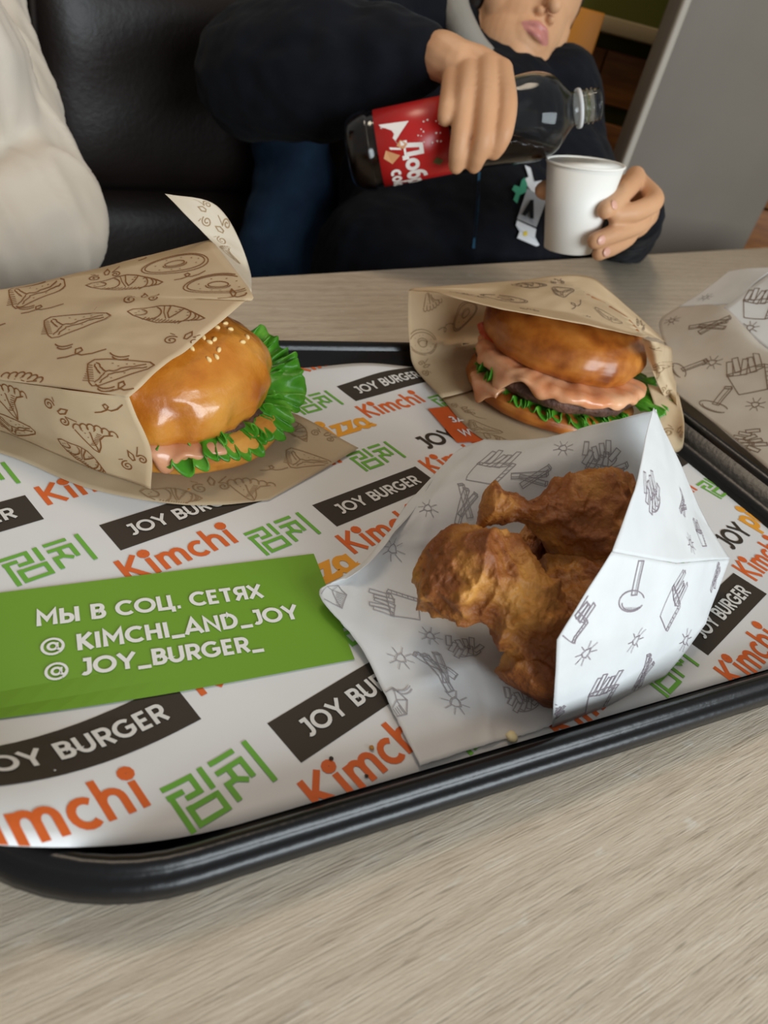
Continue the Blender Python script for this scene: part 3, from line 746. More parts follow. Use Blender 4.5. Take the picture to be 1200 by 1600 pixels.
def sauce_me(name, C, a0, a1, rin, rout, ztop, drip, seed=0, n=110, zfun=None, thick=.0028):
    """a film that runs outward over the filling and hangs down by drip(angle)"""
    v = []; f = []; m_ = 12
    for i in range(n + 1):
        a = a0 + (a1 - a0) * i / n; dl = drip(a); ca, sa = math.cos(rad(a)), math.sin(rad(a))
        ro = rout(a) if callable(rout) else rout; zt = ztop(a) if callable(ztop) else ztop
        for j in range(m_ + 1):
            q = j / m_
            if q < .45: r = rin + (ro - rin) * (q / .45) ** .8; z = zt
            else:
                k = (q - .45) / .55; r = ro + .0022 * math.sin(k * 2.6); z = zt - dl * k - .0006
            p = Vector((C.x + r * ca, C.y + r * sa, z))
            p += Vector((ca, sa, 0)) * (.0016 * nz(p, 120, seed) + .0016 * nz(p, 55, seed + 3)) + Vector((0, 0, .0012 * nz(p, 130, seed + 1)))
            v.append(p)
    for i in range(n):
        for j in range(m_):
            k = i * (m_ + 1) + j; f.append((k, k + m_ + 1, k + m_ + 2, k + 1))
    return pymesh(name, v, f)
def bumps(pairs, base=.001):
    def fn(a):
        d = base
        for c, w_, h in pairs: d += h * math.exp(-((a - c) / w_) ** 2)
        return d
    return fn

# ------------------------------------------------------------------ first burger in its kraft pocket
C1 = A(272, 662, ZM); R1 = .0575; ZP = ZM + .0016
b1 = thing('sesame_burger', 'burger with glossy sesame bun and curly lettuce in the large kraft pocket', 'burger', (C1.x, C1.y, ZP))
def tr(C, z, tilt=0, axis=0, rz=0): return Matrix.Translation((C.x, C.y, z)) @ Matrix.Rotation(rad(tilt), 4, Vector((math.cos(rad(axis)), math.sin(rad(axis)), 0))) @ Matrix.Rotation(rad(rz), 4, 'Z')
obj('bottom_bun', bun_me('bottom_bun', R1, .019, tr(C1, ZP), False, 3), 'bun_base', b1)
lt = obj('lettuce', lettuce_me('lettuce', C1, -82, 72, .030, .0610, ZP + .0225, .0048, 5.5, 4, .0085, lambda u: .024 * sm(u, .55, .9), lambda u: .008 * sm(u, .40, .8)), 'lettuce', b1); solid(lt, .0006, 1)
lt = obj('lettuce', lettuce_me('lettuce', C1, -66, 66, .028, .0550, ZP + .0215, .0045, 6.5, 8, .003, lambda u: .016 * sm(u, .6, .95), lambda u: .008 * sm(u, .5, .9)), 'lettuce', b1); solid(lt, .0006, 1)
obj('patty', patty_me('patty', C1, .049, ZP + .0165, ZP + .0235, 2), 'patty', b1)
sc_ = obj('sauce', sauce_me('sauce', C1, -128, -44, .03, .0555, ZP + .0185, bumps([(-72, 5, .011), (-96, 6, .010), (-56, 4, .004), (-114, 6, .004)], .0010), 3), 'sauce_pink', b1); solid(sc_, .0024, 1)
C1t = C1 + Vector((-.003, -.004, 0))
tb1 = obj('top_bun', bun_me('top_bun', .0525, .042, tr(C1t, ZP + .0205, 6, 21, 20), True, 5, .0030, .0065), 'bun_gold', b1)
bv = bvh(tb1)
seed_me = lathe('sesame_seed', [(0, -.0017), (.0007, -.0014), (.0011, -.0005), (.0010, .0004), (.0006, .0013), (0, .0018)], 10)
for k, (x, y) in enumerate([(352, 506), (339, 512), (327, 535), (335, 531), (342, 547), (338, 558), (326, 562), (386, 527), (379, 535), (318, 528), (300, 545), (360, 515)]):
    hit, nr, i_, d_ = bv.ray_cast(CAM, ray(x, y))
    if hit:
        o = obj('sesame_seed', seed_me, 'sesame', tb1)
        t = Vector((rnd.uniform(-1, 1), rnd.uniform(-1, 1), rnd.uniform(-.3, 1)))
        p_ = hit + nr * .0003; off = o.location.copy()
        o.matrix_basis = Matrix.Translation(off) @ frame(p_, t - nr * t.dot(nr), nr)
# pocket
k1 = thing('kraft_pocket', 'kraft paper pocket with bakery drawings and one corner curled up', 'food wrapper', tuple(T(.04, .3, ZM)))
# the right edge follows the opening of the pocket: more rows near it
edge_px = [(201, 621, .0525), (222, 603, .056), (245, 581, .059), (268, 562, .062), (292, 547, .064), (322, 522, .067), (352, 498, .070), (382, 472, .073), (393, 458, .076)]
rows = []
nr_ = len(edge_px)
for i, (x, y, z) in enumerate(edge_px):
    t = i / (nr_ - 1)
    r0_ = A(x, y, ZM + z)
    L0 = A(-160, 566, ZM + .018).lerp(An(-160, 497, .40), t)
    p1 = A(0, 593, ZM + .037).lerp(An(0, 455, .400), t); 
    rows.append([L0, L0.lerp(p1, .5), p1, p1.lerp(r0_, .5) + Vector((0, 0, .003 * math.sin(math.pi * t))), r0_])
rows.append([An(-160, 497, .402), An(-80, 476, .402), An(0, 455, .402), An(165, 417, .405), An(331, 377, .409)])
ST = Sheet(rows, .0008, 26, 2); ST.avoid = [bv]
tp = sheet_obj('top_panel', ST, 'kraft', k1, 48, 44)
draw(ST, [
    ('croissant', (260, 493), .0195, 0), ('croissant', (196, 445), .0195, 0), ('toast', (112, 510), .0165, 10), ('toast', (55, 460), .0170, 10), ('toast', (178, 583), .0155, 10),
    ('donut', (274, 416), .0180, 0), ('donut', (341, 448), .0180, 0), ('swirl', (222, 468), .0105, 0), ('swirl', (166, 432), .010, 0), ('swirl', (287, 533), .0105, 0),
    ('squig', (66, 485), .0105, 0), ('squig', (128, 555), .0115, 0), ('squig', (300, 434), .009, 0), ('squig', (372, 465), .009, 0), ('squig', (195, 610), .010, 0), ('squig', (240, 401), .009, 0),
    ('arcs', (100, 540), .009, 5), ('arcs', (40, 480), .009, 5), ('arcs', (165, 606), .009, 5), ('shell', (30, 600), .012, 0), ('squig', (-30, 520), .011, 0), ('arcs', (187, 556), .009, 5)],
    'print_brown', k1, (1, -1))
# curled corner
ft0 = An(331, 377, .409); tipA = An(258, 303, .404)
Bc = [A(393, 458, ZM + .076), An(391, 425, .398), An(376, 380, .410), An(352, 336, .418), An(322, 313, .418), An(258, 303, .404)]
Ac = [An(331, 377, .409), An(318, 364, .4085), An(304, 350, .408), An(289, 335, .407), An(274, 319, .4055), An(258, 303, .404)]
gr = []
for i in range(6):
    mid = Ac[i].lerp(Bc[i], .5) + N_ * .006 * (1 - i / 5); gr.append([Ac[i], mid, Bc[i]])
gr[0][1] = Ac[0].lerp(Bc[0], .5) + Vector((0, 0, .001))
SF = Sheet(gr, .0003, 26, 3)
sheet_obj('curled_corner', SF, 'kraft_pale', k1, 16, 24)
draw(SF, [('swirl', ('uv', .6, .62), .009, 70), ('swirl', ('uv', .7, .42), .009, 80), ('shell', ('uv', .55, .2), .009, 80)], 'print_faint', k1, (1, -1))
# front side panel, folded down from the top panel
top_e = [A(-160, 566, ZM + .018), A(0, 593, ZM + .036), A(100, 607, ZM + .046), A(201, 621, ZM + .0525)]
bot_e = [A(-160, 632, ZM + .0015), A(0, 672, ZM + .0015), A(117, 721, ZM + .0015), A(236, 764, ZM + .0015)]
mid_e = [a.lerp(b, .55) - N_ * .004 for a, b in zip(top_e, bot_e)]; mid_e[3] = A(236, 702, ZM + .024)
SS = Sheet([bot_e, mid_e, top_e], .0009, 30, 5)
sheet_obj('side_panel', SS, 'kraft', k1, 36, 24)
draw(SS, [('shell', (152, 680), .0115, 0), ('shell', (20, 620), .012, 0), ('swirl', (90, 645), .009, -60), ('croissant', (130, 712), .0135, -35), ('swirl', (212, 722), .009, 30), ('toast', (30, 668), .012, -10), ('squig', (175, 640), .008, 0)], 'print_brown', k1, (1, -1))
# bottom panel on the liner
zb = ZM + .0009
SBm = Sheet([[A(-160, 655, zb), A(20, 715, zb), A(130, 760, zb), A(255, 786, zb), A(335, 790, zb), A(420, 781, zb)],
             [A(-160, 600, zb), A(0, 640, zb), A(180, 690, zb), A(300, 720, zb), A(400, 720, zb), A(498, 738, zb)],
             [A(-160, 545, zb), A(0, 575, zb), A(180, 610, zb), A(310, 630, zb), A(440, 640, zb), A(560, 700, zb + .001)]], .0004, 30, 6)
sheet_obj('bottom_panel', SBm, 'kraft_thin', k1, 44, 24)
draw(SBm, [('toast', (478, 722), .0135, 0), ('croissant', (462, 672), .0135, -30), ('shell', (395, 762), .013, 0), ('swirl', (332, 763), .011, 0), ('croissant', (275, 778), .014, 0), ('swirl', (505, 682), .009, 0), ('squig', (430, 735), .008, 0)], 'print_faint', k1, (1, -1), .0005)
# ------------------------------------------------------------------ second burger
C2 = A(850, 622, ZM); R2 = .062
b2 = thing('patty_burger', 'burger with brown bun, thick patty and dripping orange sauce in folded wrapper', 'burger', (C2.x, C2.y, ZP))
obj('bottom_bun', bun_me('bottom_bun', R2, .0145, tr(C2, ZP), False, 13, .0016), 'bun_brown', b2)
lt = obj('lettuce', lettuce_me('lettuce', C2, -135, -20, .035, .0585, ZP + .0150, .0012, 6, 14, .0008), 'lettuce', b2); solid(lt, .0006, 1)
lt = obj('lettuce', lettuce_me('lettuce', C2 + Vector((.030, .000, 0)), -50, 44, .022, .056, ZP + .0245, .0016, 2.2, 17, .003), 'lettuce', b2); solid(lt, .0006, 1)
lt = obj('lettuce', lettuce_me('lettuce', C2, 182, 232, .035, .0590, ZP + .0185, .0050, 4, 21, .000, lambda u: .004), 'lettuce', b2); solid(lt, .0006, 1)
CP2 = C2 + Vector((.001, -.003, 0))
obj('patty', patty_me('patty', CP2, .0585, ZP + .0150, ZP + .0300, 12), 'patty', b2)
obj('tomato_slice', patty_me('tomato_slice', C2 + Vector((-.016, .012, 0)), .044, ZP + .0305, ZP + .0360, 15), 'tomato', b2)
sc_ = obj('sauce', sauce_me('sauce', CP2, -200, -8, .03, .0580, lambda a: ZP + .0325 + .0012 * nz((a * .08, 0, 0), 1, 3), bumps([(-75, 9, .0030), (-105, 6, .005), (-134, 7, .013), (-52, 7, .0035), (-30, 5, .003), (-160, 16, .006), (-92, 4, .002), (-118, 4, -.002)], .0030), 13, 170), 'sauce', b2); solid(sc_, .0028, 1)
sc_ = obj('sauce_drip', sauce_me('sauce_drip', C2 + Vector((-.001, -.001, 0)), -154, -128, .045, .0612, ZP + .0160, bumps([(-141, 6, .0125)], .002), 19, 40), 'sauce', b2); solid(sc_, .0036, 1)
C2t = C2 + Vector((-.002, .009, 0))
tb2 = obj('top_bun', bun_me('top_bun', .0595, .038, tr(C2t, ZP + .0330, 2, 30, 40), True, 25, .0022, .0032), 'bun_brown', b2)
bv2 = [bvh(tb2), bvh([o for o in b2.children if o.name.startswith('bottom_bun')][0])]
k2 = thing('folded_wrapper', 'kraft sandwich wrapper folded over the patty burger at the far tray edge', 'food wrapper', tuple(T(.36, .38, ZM)))
# top fold: front edge over the bun, back edge on the table side
S2 = Sheet([[An(640, 454, .425), A(680, 458, .083), A(762, 479, .088), A(830, 493, .089), A(905, 506, .088), A(1002, 527, .083)],
            [An(640, 453, .423), An(700, 455, .405), An(780, 467, .385), An(850, 478, .375), An(925, 490, .370), An(1022, 528, .375)],
            [An(642, 452, .424), An(720, 450, .412), An(800, 450, .400), An(860, 455, .392), An(945, 470, .385), An(1040, 535, .388)],
            [An(645, 451, .426), An(735, 444, .420), An(810, 438, .415), An(910, 431, .412), An(958, 460, .400), An(1052, 545, .400)]], .0006, 28, 7)
S2.avoid = bv2; S2.gap = .005
tray_bv = [bvh(o) for o in tray.children]
sheet_obj('top_fold', S2, 'kraft', k2, 44, 26)
it2 = [('donut', (790, 467), .0165, 5), ('toast', (955, 497), .0160, -12), ('swirl', (828, 485), .008, 0), ('squig', (903, 478), .011, 20), ('croissant', (828, 446), .013, 0), ('toast', (880, 457), .010, 0), ('arcs', (915, 495), .008, 30), ('croissant', (730, 459), .013, 0), ('swirl', (872, 441), .007, 0), ('swirl', (1000, 510), .008, -20)]
draw(S2, it2, 'print_umber', k2, (1, -1), .0006)
# left wall of the fold, inside face towards us
zb2 = ZM + .0009
S3 = Sheet([[A(690, 622, zb2), A(648, 575, zb2 + .004), An(640, 535, .402), An(638, 490, .416), An(639, 453, .425)],
            [A(735, 610, zb2), A(700, 575, zb2 + .006), An(690, 530, .418), An(690, 490, .426), An(680, 457, .432)],
            [A(800, 590, zb2), A(760, 560, zb2 + .006), An(750, 520, .438), An(750, 490, .44), An(740, 470, .442)],
            [A(860, 575, zb2), A(840, 550, zb2 + .008), An(830, 520, .45), An(830, 495, .452), An(820, 480, .452)]], .0006, 28, 8)
S3.avoid = tray_bv; S3.gap = .010; sheet_obj('left_fold', S3, 'kraft', k2, 28, 24)
i3 = [('donut', (660, 535), .0165, 80), ('donut', (728, 488), .0150, 80), ('squig', (697, 508), .010, 60), ('shell', (675, 470), .011, 90), ('swirl', (660, 575), .008, 0)]
draw(S3, i3, 'print_faint', k2, (1, -1), .0006)
# bottom sheet
S4 = Sheet([[A(690, 622, zb2), A(722, 660, zb2), A(765, 692, zb2), A(840, 705, zb2), A(960, 690, zb2)],
            [A(735, 610, zb2), A(790, 630, zb2), A(850, 650, zb2), A(920, 660, zb2), A(1010, 650, zb2)],
            [A(860, 575, zb2), A(900, 590, zb2), A(950, 605, zb2), A(1000, 615, zb2), A(1050, 625, zb2)]], .0004, 30, 9)
sheet_obj('bottom_sheet', S4, 'kraft', k2, 26, 18)
draw(S4, [('toast', (752, 672), .012, 20), ('swirl', (720, 640), .009, 20), ('croissant', (780, 690), .012, 0), ('squig', (740, 650), .009, 0)], 'print_faint', k2, (1, -1), .0005)
# right fold: outer flap and the darker layer behind it
S5 = Sheet([[A(1003, 527, .083), A(1012, 560, .062), A(1030, 605, .040), A(1050, 641, .022)],
            [A(1028, 535, .081), A(1034, 568, .058), A(1044, 605, .040), A(1056, 646, .021)],
            [An(1052, 545, .40), An(1058, 580, .392), A(1056, 615, .036), A(1064, 652, .019)]], .0006, 28, 10)
sheet_obj('right_fold', S5, 'kraft', k2, 14, 26)
i5 = [('shell', (1030, 575), .011, -60), ('swirl', (1038, 615), .008, 0), ('squig', (1022, 545), .007, 0)]
draw(S5, i5, 'print_faint', k2, (1, -1))
S6 = Sheet([[As(1012, 600, .395), As(1025, 640, .39), As(1030, 680, .386), A(1038, 708, ZM + .002)],
            [As(1050, 610, .415), As(1052, 645, .405), As(1055, 680, .396), A(1058, 706, ZM + .002)],
            [As(1060, 615, .42), As(1068, 650, .409), As(1069, 680, .398), A(1066, 700, ZM + .004)]], .0006, 28, 11)
S6.avoid = tray_bv; sheet_obj('inner_fold', S6, 'kraft', k2, 12, 16)
draw(S6, [('swirl', (1058, 678), .008, 60)], 'print_faint', k2, (1, -1))

# ------------------------------------------------------------------ fried chicken drumsticks in a white pocket
def drumstick(name, label, bone, thick, R, seed, bend=.006, knob=.011, up=(0, 0, 1)):
    ax = thick - bone; L = ax.length; mtx = frame(bone, ax, up)
    prof_r = [(-.02, .35), (.0, .82), (.05, 1.0), (.10, .95), (.18, .86), (.28, .95), (.36, 1.25)]
    v = []; f = []; nl, seg = 150, 150
    for i in range(nl + 1):
        t = i / nl
        if t < .34:
            k = t / .34; r = knob * (1.0 - .25 * math.sin(k * 3.14) + .25 * k) * min(1, (t / .035) ** .5 if t > 0 else 0)
        else:
            k = (t - .34) / .66; base = knob * 1.25
            r = (base + (R - base) * sm(k, 0, .62)) * (math.sqrt(max(1 - ((k - .60) / .40) ** 2, 0)) if k > .60 else 1)
        for j in range(seg):
            a = 2 * math.pi * j / seg
            p = Vector((r * math.cos(a) * 1.06, r * math.sin(a) * .94, t * L)); p.x += bend * math.sin(t * 3.1)
            d = Vector((math.cos(a), math.sin(a), .3 * (t - .6))).normalized()
            w_ = sm(r, 0, R * .4)
            ridge = 1 - abs(nz(p, 34, seed)); crust = fbm(p, 48, seed + 1, 5)
            flake = (1 - abs(nz(p + d * .004 * crust, 85, seed + 4))) ** 4
            dsp = w_ * (.0060 * (ridge ** 3 - .5) + .0042 * crust + .0022 * (flake - .3) + .0008 * fbm(p, 210, seed + 8, 4) + .0006 * (1 - abs(nz(p, 320, seed + 2))) ** 3) + .0010 * nz(p, 90, seed)
            v.append(mtx @ (p + d * dsp))
    for i in range(nl):
        for j in range(seg):
            a = i * seg + j; b = i * seg + (j + 1) % seg; f.append((a, b, b + seg, a + seg))
    th = thing(name, label, 'drumstick', tuple(bone), 'fried drumsticks in the white pocket')
    me = pymesh('crust', v, f); bm = bmesh.new(); bm.from_mesh(me); bmesh.ops.remove_doubles(bm, verts=bm.verts[:], dist=2e-5); bmesh.ops.recalc_face_normals(bm, faces=bm.faces[:]); bm.to_mesh(me); bm.free()
    obj('crust', me, 'chicken', th)
    return th
ck = []
ck.append(drumstick('fried_drumstick', 'fried drumstick at the front with thick end pointing left', A(898, 1040, .030), A(660, 862, .044), .0212, 3))
ck.append(drumstick('fried_drumstick', 'upper fried drumstick with bare bone end pointing left', A(750, 793, .062), A(985, 836, .056), .0212, 11, .003, .0080))
ck.append(drumstick('fried_drumstick', 'fried drumstick underneath with knobby bone end towards near tray edge', A(826, 1082, .017), A(935, 866, .042), .0195, 23, .004, .0115))
ck.append(drumstick('fried_drumstick', 'small fried piece tucked between the other drumsticks', A(925, 905, .030), A(800, 858, .030), .0165, 31, .002, .009))
chb = [bvh(c.children[0]) for c in ck]
wp = thing('white_pocket', 'white waxed paper pocket with fries drawings holding fried drumsticks', 'food wrapper', tuple(T(.2, .18, ZM)))
zw = ZM + .0010
W1 = Sheet([[A(655, 1200, zw), A(760, 1165, zw), A(862, 1136, zw), A(960, 1090, zw)],
            [A(612, 1110, zw + .001), A(740, 1075, zw), A(860, 1040, zw), A(980, 1010, zw)],
            [A(560, 1010, zw + .003), A(680, 985, zw), A(830, 950, zw), A(1040, 920, zw + .004)],
            [A(497, 926, zw + .006), A(620, 890, zw + .002), A(790, 870, zw + .004), A(1040, 830, .030)],
            [A(560, 893, zw + .010), A(640, 815, zw + .012), A(800, 790, .032), A(1035, 760, .050)],
            [A(598, 860, zw + .012), A(668, 760, .022), A(830, 725, .050), A(1032, 700, .070)],
            [A(612, 838, zw + .014), A(716, 706, .030), A(860, 682, .056), A(1026, 638, .090)]], .0016, 22, 21)
W1.creases = [(.0, .62, 1, .5, .0014, .02), (.35, 0, .45, 1, .0012, .02), (0, .2, 1, .28, .0012, .018), (.7, .3, .75, 1, -.0012, .02), (.1, .45, .5, .8, .001, .015)]
sheet_obj('back_sheet', W1, 'wax_white', wp, 56, 70, .008)
iw = [('fries', (608, 945), .0135, 60), ('splash', (672, 995), .0065, 0), ('splash', (625, 1032), .007, 0), ('heap', (722, 1010), .010, 0), ('sticks', (686, 1050), .012, 60), ('box', (612, 1105), .008, 20), ('splash', (712, 1100), .007, 0), ('fries', (772, 725), .0165, -20), ('heap', (935, 706), .011, 20), ('sticks', (830, 745), .011, -40), ('splash', (880, 700), .006, 0), ('sticks', (945, 735), .012, -50), ('splash', (612, 858), .007, 0), ('sticks', (725, 790), .011, 30), ('splash', (668, 800), .006, 0), ('arcs', (628, 1080), .007, 0), ('heap', (815, 1090), .009, 0), ('box', (520, 935), .008, 60)]
draw(W1, iw, 'print_mauve_faint', wp, (1, -1), .0004)
# front flap: crisp folds, so straight facets
g0 = [A(862, 1136, zw), A(955, 1100, zw), A(1040, 1056, zw + .001)]
g1 = [A(871, 1000, .057), A(985, 990, .045), A(1103, 975, .017)]
g2 = [A(955, 862, .080), A(1055, 880, .062), A(1141, 873, .026)]
g3 = [A(990, 765, .091), A(1048, 760, .076), A(1108, 822, .034)]
g4 = [A(1021, 637, .098), A(1026, 645, .096), A(1033, 668, .088)]
W2 = Sheet([g0, g1, g2], .0006, 24, 22, True); W3 = Sheet([g2, g3, g4], .0006, 24, 23, True)
for W in (W2, W3): W.avoid = chb; W.gap = .003
sheet_obj('front_flap', W2, 'wax_white', wp, 36, 36); sheet_obj('upper_flap', W3, 'wax_white', wp, 30, 36)
i2 = [('dip', (990, 925), .0120, 0), ('fries', (1055, 930), .0145, -35), ('splash', (915, 1020), .007, 0), ('splash', (992, 1000), .007, 0), ('splash', (1070, 1000), .007, 0), ('fries', (940, 1078), .0125, 0), ('sticks', (1003, 1055), .0105, 30), ('fries', (905, 960), .010, -30), ('sticks', (1118, 900), .010, 20), ('heap', (868, 1110), .006, 0)]
draw(W2, i2, 'print_mauve', wp, (1, -1), .00042)
draw(W3, [('heap', (1015, 765), .012, 25), ('splash', (1078, 850), .006, 0), ('sticks', (1066, 790), .009, 0), ('fries', (1090, 830), .008, 0)], 'print_mauve', wp, (1, -1), .00042)

# ------------------------------------------------------------------ paper bag beside the tray on the right
bg = thing('paper_bag', 'beige paper bag with fries drawings standing on table right of tray', 'paper bag', tuple(T(.48, .33, 0)))
Gm = [[A(1052, 612, .022), A(1120, 665, .022), A(1200, 733, .022), A(1330, 845, .022)],
      [As(1046, 560, .465), As(1110, 600, .465), As(1200, 650, .468), As(1330, 730, .47)],
      [As(1030, 505, .492), As(1120, 530, .492), As(1200, 560, .495), As(1330, 640, .50)],
      [As(1060, 480, .515), As(1130, 481, .515), As(1200, 545, .512), As(1330, 620, .515)]]
B1s = Sheet(Gm, .0009, 22, 31)
B1s.avoid = tray_bv; sheet_obj('front_panel', B1s, 'wax_beige', bg, 34, 30)
ib = [('sticks', (1112, 508), .0175, 0), ('splash', (1050, 502), .008, 0), ('splash', (1113, 567), .009, 0), ('fries', (1165, 578), .0215, 50), ('dip', (1068, 578), .013, -20), ('dip', (1118, 630), .0145, 20), ('splash', (1180, 632), .008, 0), ('heap', (1175, 688), .014, 0)]
draw(B1s, ib, 'print_umber', bg, (1, -1), .0006)
B2s = Sheet([[As(1130, 481, .515), As(1200, 545, .512), As(1330, 620, .515)],
             [As(1165, 455, .53), As(1230, 500, .53), As(1330, 560, .535)],
             [As(1205, 425, .55), As(1270, 440, .55), As(1340, 470, .555)]], .0007, 22, 32)
sheet_obj('folded_flap', B2s, 'wax_white', bg, 20, 20)
i4 = [('fries', (1185, 470), .018, 40), ('splash', (1172, 512), .008, 0)]
draw(B2s, i4, 'print_umber', bg, (1, -1), .0006)
B3s = Sheet([[As(1060, 480, .516), As(1100, 478, .52), As(1150, 475, .525)],
             [As(1098, 455, .54), As(1130, 450, .542), As(1175, 448, .545)],
             [As(1138, 424, .56), As(1170, 420, .562), As(1215, 418, .565)]], .0007, 22, 33)
sheet_obj('back_panel', B3s, 'wax_white', bg, 16, 16)
draw(B3s, [('splash', (1102, 465), .008, 0)], 'print_mauve_faint', bg, (1, -1), .0006)
Bb = Sheet([[A(1052, 612, .022), A(1120, 665, .022), A(1200, 733, .022), A(1330, 845, .022)], [T(.475, .36, .004), T(.47, .31, .004), T(.47, .26, .004), T(.47, .18, .004)], [T(.56, .37, .002), T(.56, .31, .002), T(.56, .26, .002), T(.56, .18, .002)],
            [As(1138, 424, .56), As(1205, 425, .56), As(1270, 440, .56), As(1340, 470, .56)]], .0005, 22, 34)
sheet_obj('rear_panel', Bb, 'wax_beige', bg, 20, 20)

# ------------------------------------------------------------------ crumbs
def crumb(x, y, r, m, label, seed):
    P = A(x, y, ZM)
    z = zmat(P.dot(S_), P.dot(N_)) + .0003
    bm = bmesh.new(); bmesh.ops.create_icosphere(bm, subdivisions=2, radius=r)
    for v_ in bm.verts: v_.co *= 1 + .45 * nz(v_.co, 900 / (r * 1000), seed); v_.co.z *= .6
    for v_ in bm.verts: v_.co += Vector((P.x, P.y, z + r * .55))
    tag(obj('crumb', bm, m), label, 'crumb', 'crumbs on the tray liner')
crumb(580, 1170, .0010, 'crumb_mat', 'tiny brown crumb right of the black block beside the white pocket', 1)
crumb(517, 1187, .0008, 'ink_black', 'tiny dark crumb below the black block near the white pocket', 2)
crumb(572, 1214, .0007, 'ink_black', 'tiny dark crumb above the cut orange word at near edge', 3)
crumb(797, 1156, .0026, 'crumb_cheese', 'pale yellow crumb on liner at near edge of the white pocket', 4)
crumb(295, 768, .0012, 'crumb_mat', 'tiny golden crumb on the kraft pocket in front of sesame burger', 5)
# ------------------------------------------------------------------ people: continuous bodies grown from limbs
class Soup:
    """plain lists of points and faces; far quicker than growing a bmesh"""
    def __init__(self): self.v = []; self.f = []
    def add(self, v, f):
        o = len(self.v); self.v += v; self.f += [tuple(i + o for i in q) for q in f]
def _sphere(seg):
    nr = seg // 2; v = [(0, 0, 1)]; f = []
    for j in range(1, nr):
        for i in range(seg):
            a, b = math.pi * j / nr, 2 * math.pi * i / seg; v.append((math.sin(a) * math.cos(b), math.sin(a) * math.sin(b), math.cos(a)))
    v.append((0, 0, -1)); L = len(v) - 1
    for i in range(seg):
        k = (i + 1) % seg; f.append((0, 1 + i, 1 + k)); f.append((L, L - seg + k, L - seg + i))
        for j in range(nr - 2): f.append((1 + j * seg + i, 1 + (j + 1) * seg + i, 1 + (j + 1) * seg + k, 1 + j * seg + k))
    return v, f
SPH = {s: _sphere(s) for s in (12, 16, 20, 32)}
def ball(bm, c, r, M_=None, seg=20):
    sv, sf = SPH[seg]; rr = r if isinstance(r, (tuple, list)) else (r, r, r); c = Vector(c); V = []
    for x, y, z in sv:
        p = Vector((x * rr[0] + c.x, y * rr[1] + c.y, z * rr[2] + c.z)); V.append(M_ @ p if M_ else p)
    bm.add(V, sf)
def limb(bm, pts, radii, M_=None, n=5):
    P = [Vector(p) for p in pts]; m = len(P) - 1
    def rd(t):
        i = min(int(t * m), m - 1); u = t * m - i; return radii[i] + (radii[i + 1] - radii[i]) * (u * u * (3 - 2 * u))
    Q = [catmull(P, k / (m * n)) for k in range(m * n + 1)]
    if M_: Q = [M_ @ q for q in Q]
    for k, q in enumerate(Q): ball(bm, q, rd(k / (m * n)), None, 12)
    for k in range(m * n):
        a, b = Q[k], Q[k + 1]; d = b - a
        if d.length < 1e-6: continue
        F_ = frame(a, d, (1, .3, .2)); x, y = F_.col[0].to_3d(), F_.col[1].to_3d(); V = []; s = 12
        for e, r in ((a, rd(k / (m * n))), (b, rd((k + 1) / (m * n)))):
            for i in range(s):
                g = 2 * math.pi * i / s; V.append(e + (x * math.cos(g) + y * math.sin(g)) * r)
        bm.add(V, [(i, (i + 1) % s, s + (i + 1) % s, s + i) for i in range(s)] + [tuple(range(s - 1, -1, -1)), tuple(range(s, 2 * s))])
def grow(name, bm, voxel, smooth, disp=None):
    me = pymesh(name, bm.v, bm.f)
    o = bpy.data.objects.new('tmp', me); COL.objects.link(o)
    r = o.modifiers.new('r', 'REMESH'); r.mode = 'VOXEL'; r.voxel_size = voxel; r.use_smooth_shade = True
    s = o.modifiers.new('s', 'SMOOTH'); s.factor = .5; s.iterations = smooth
    dg = bpy.context.evaluated_depsgraph_get(); dg.update()
    out = bpy.data.meshes.new_from_object(o.evaluated_get(dg)); out.name = name
    bpy.data.objects.remove(o); bpy.data.meshes.remove(me); out.materials.clear()
    if disp:
        ns = [v_.normal.copy() for v_ in out.vertices]
        for v_, n_ in zip(out.vertices, ns): v_.co += n_ * disp(v_.co)
        out.update()
    return out
def camvec(r, u, t): return (CX * r + CY * u - _f * t).normalized()
def head_frame(mouth, fwd, up):
    y = fwd.normalized(); z = (up - y * up.dot(y)).normalized(); x = y.cross(z)
    m = Matrix((x, y, z)).transposed().to_4x4(); m.translation = mouth; return m
def head(bm, M_):
    ball(bm, (0, -.090, .078), (.071, .088, .090), M_, 32); ball(bm, (0, -.060, .034), (.056, .057, .072), M_, 32)
    ball(bm, (0, -.053, -.002), (.050, .047, .045), M_, 32)
    for s in (-1, 1):
        limb(bm, [(s * .054, -.092, .016), (s * .034, -.066, -.018), (s * .011, -.032, -.041)], [.018, .018, .0150], M_)
        ball(bm, (s * .036, -.049, .036), (.026, .027, .036), M_); ball(bm, (s * .0088, -.002, .0205), (.0062, .0072, .0052), M_)
        ball(bm, (s * .073, -.090, .050), (.006, .018, .028), M_)
        ball(bm, (s * .031, -.0285, .0895), (.0150, .0135, .0105), M_)
    ball(bm, (0, -.020, -.040), (.019, .0165, .0145), M_); ball(bm, (0, -.023, .0), (.030, .0215, .026), M_); ball(bm, (0, -.024, -.020), (.024, .016, .020), M_)
    limb(bm, [(0, -.014, .082), (0, -.004, .052), (0, .0120, .0275)], [.0075, .0080, .0090], M_)
    limb(bm, [(-.0205, -.0085, .0005), (-.007, .0010, .0046), (0, .0022, .0036), (.007, .0010, .0046), (.0205, -.0085, .0005)], [.0022, .0038, .0038, .0038, .0022], M_)
    limb(bm, [(-.017, -.0080, -.0035), (0, .0016, -.0062), (.017, -.0080, -.0035)], [.0024, .0048, .0024], M_)
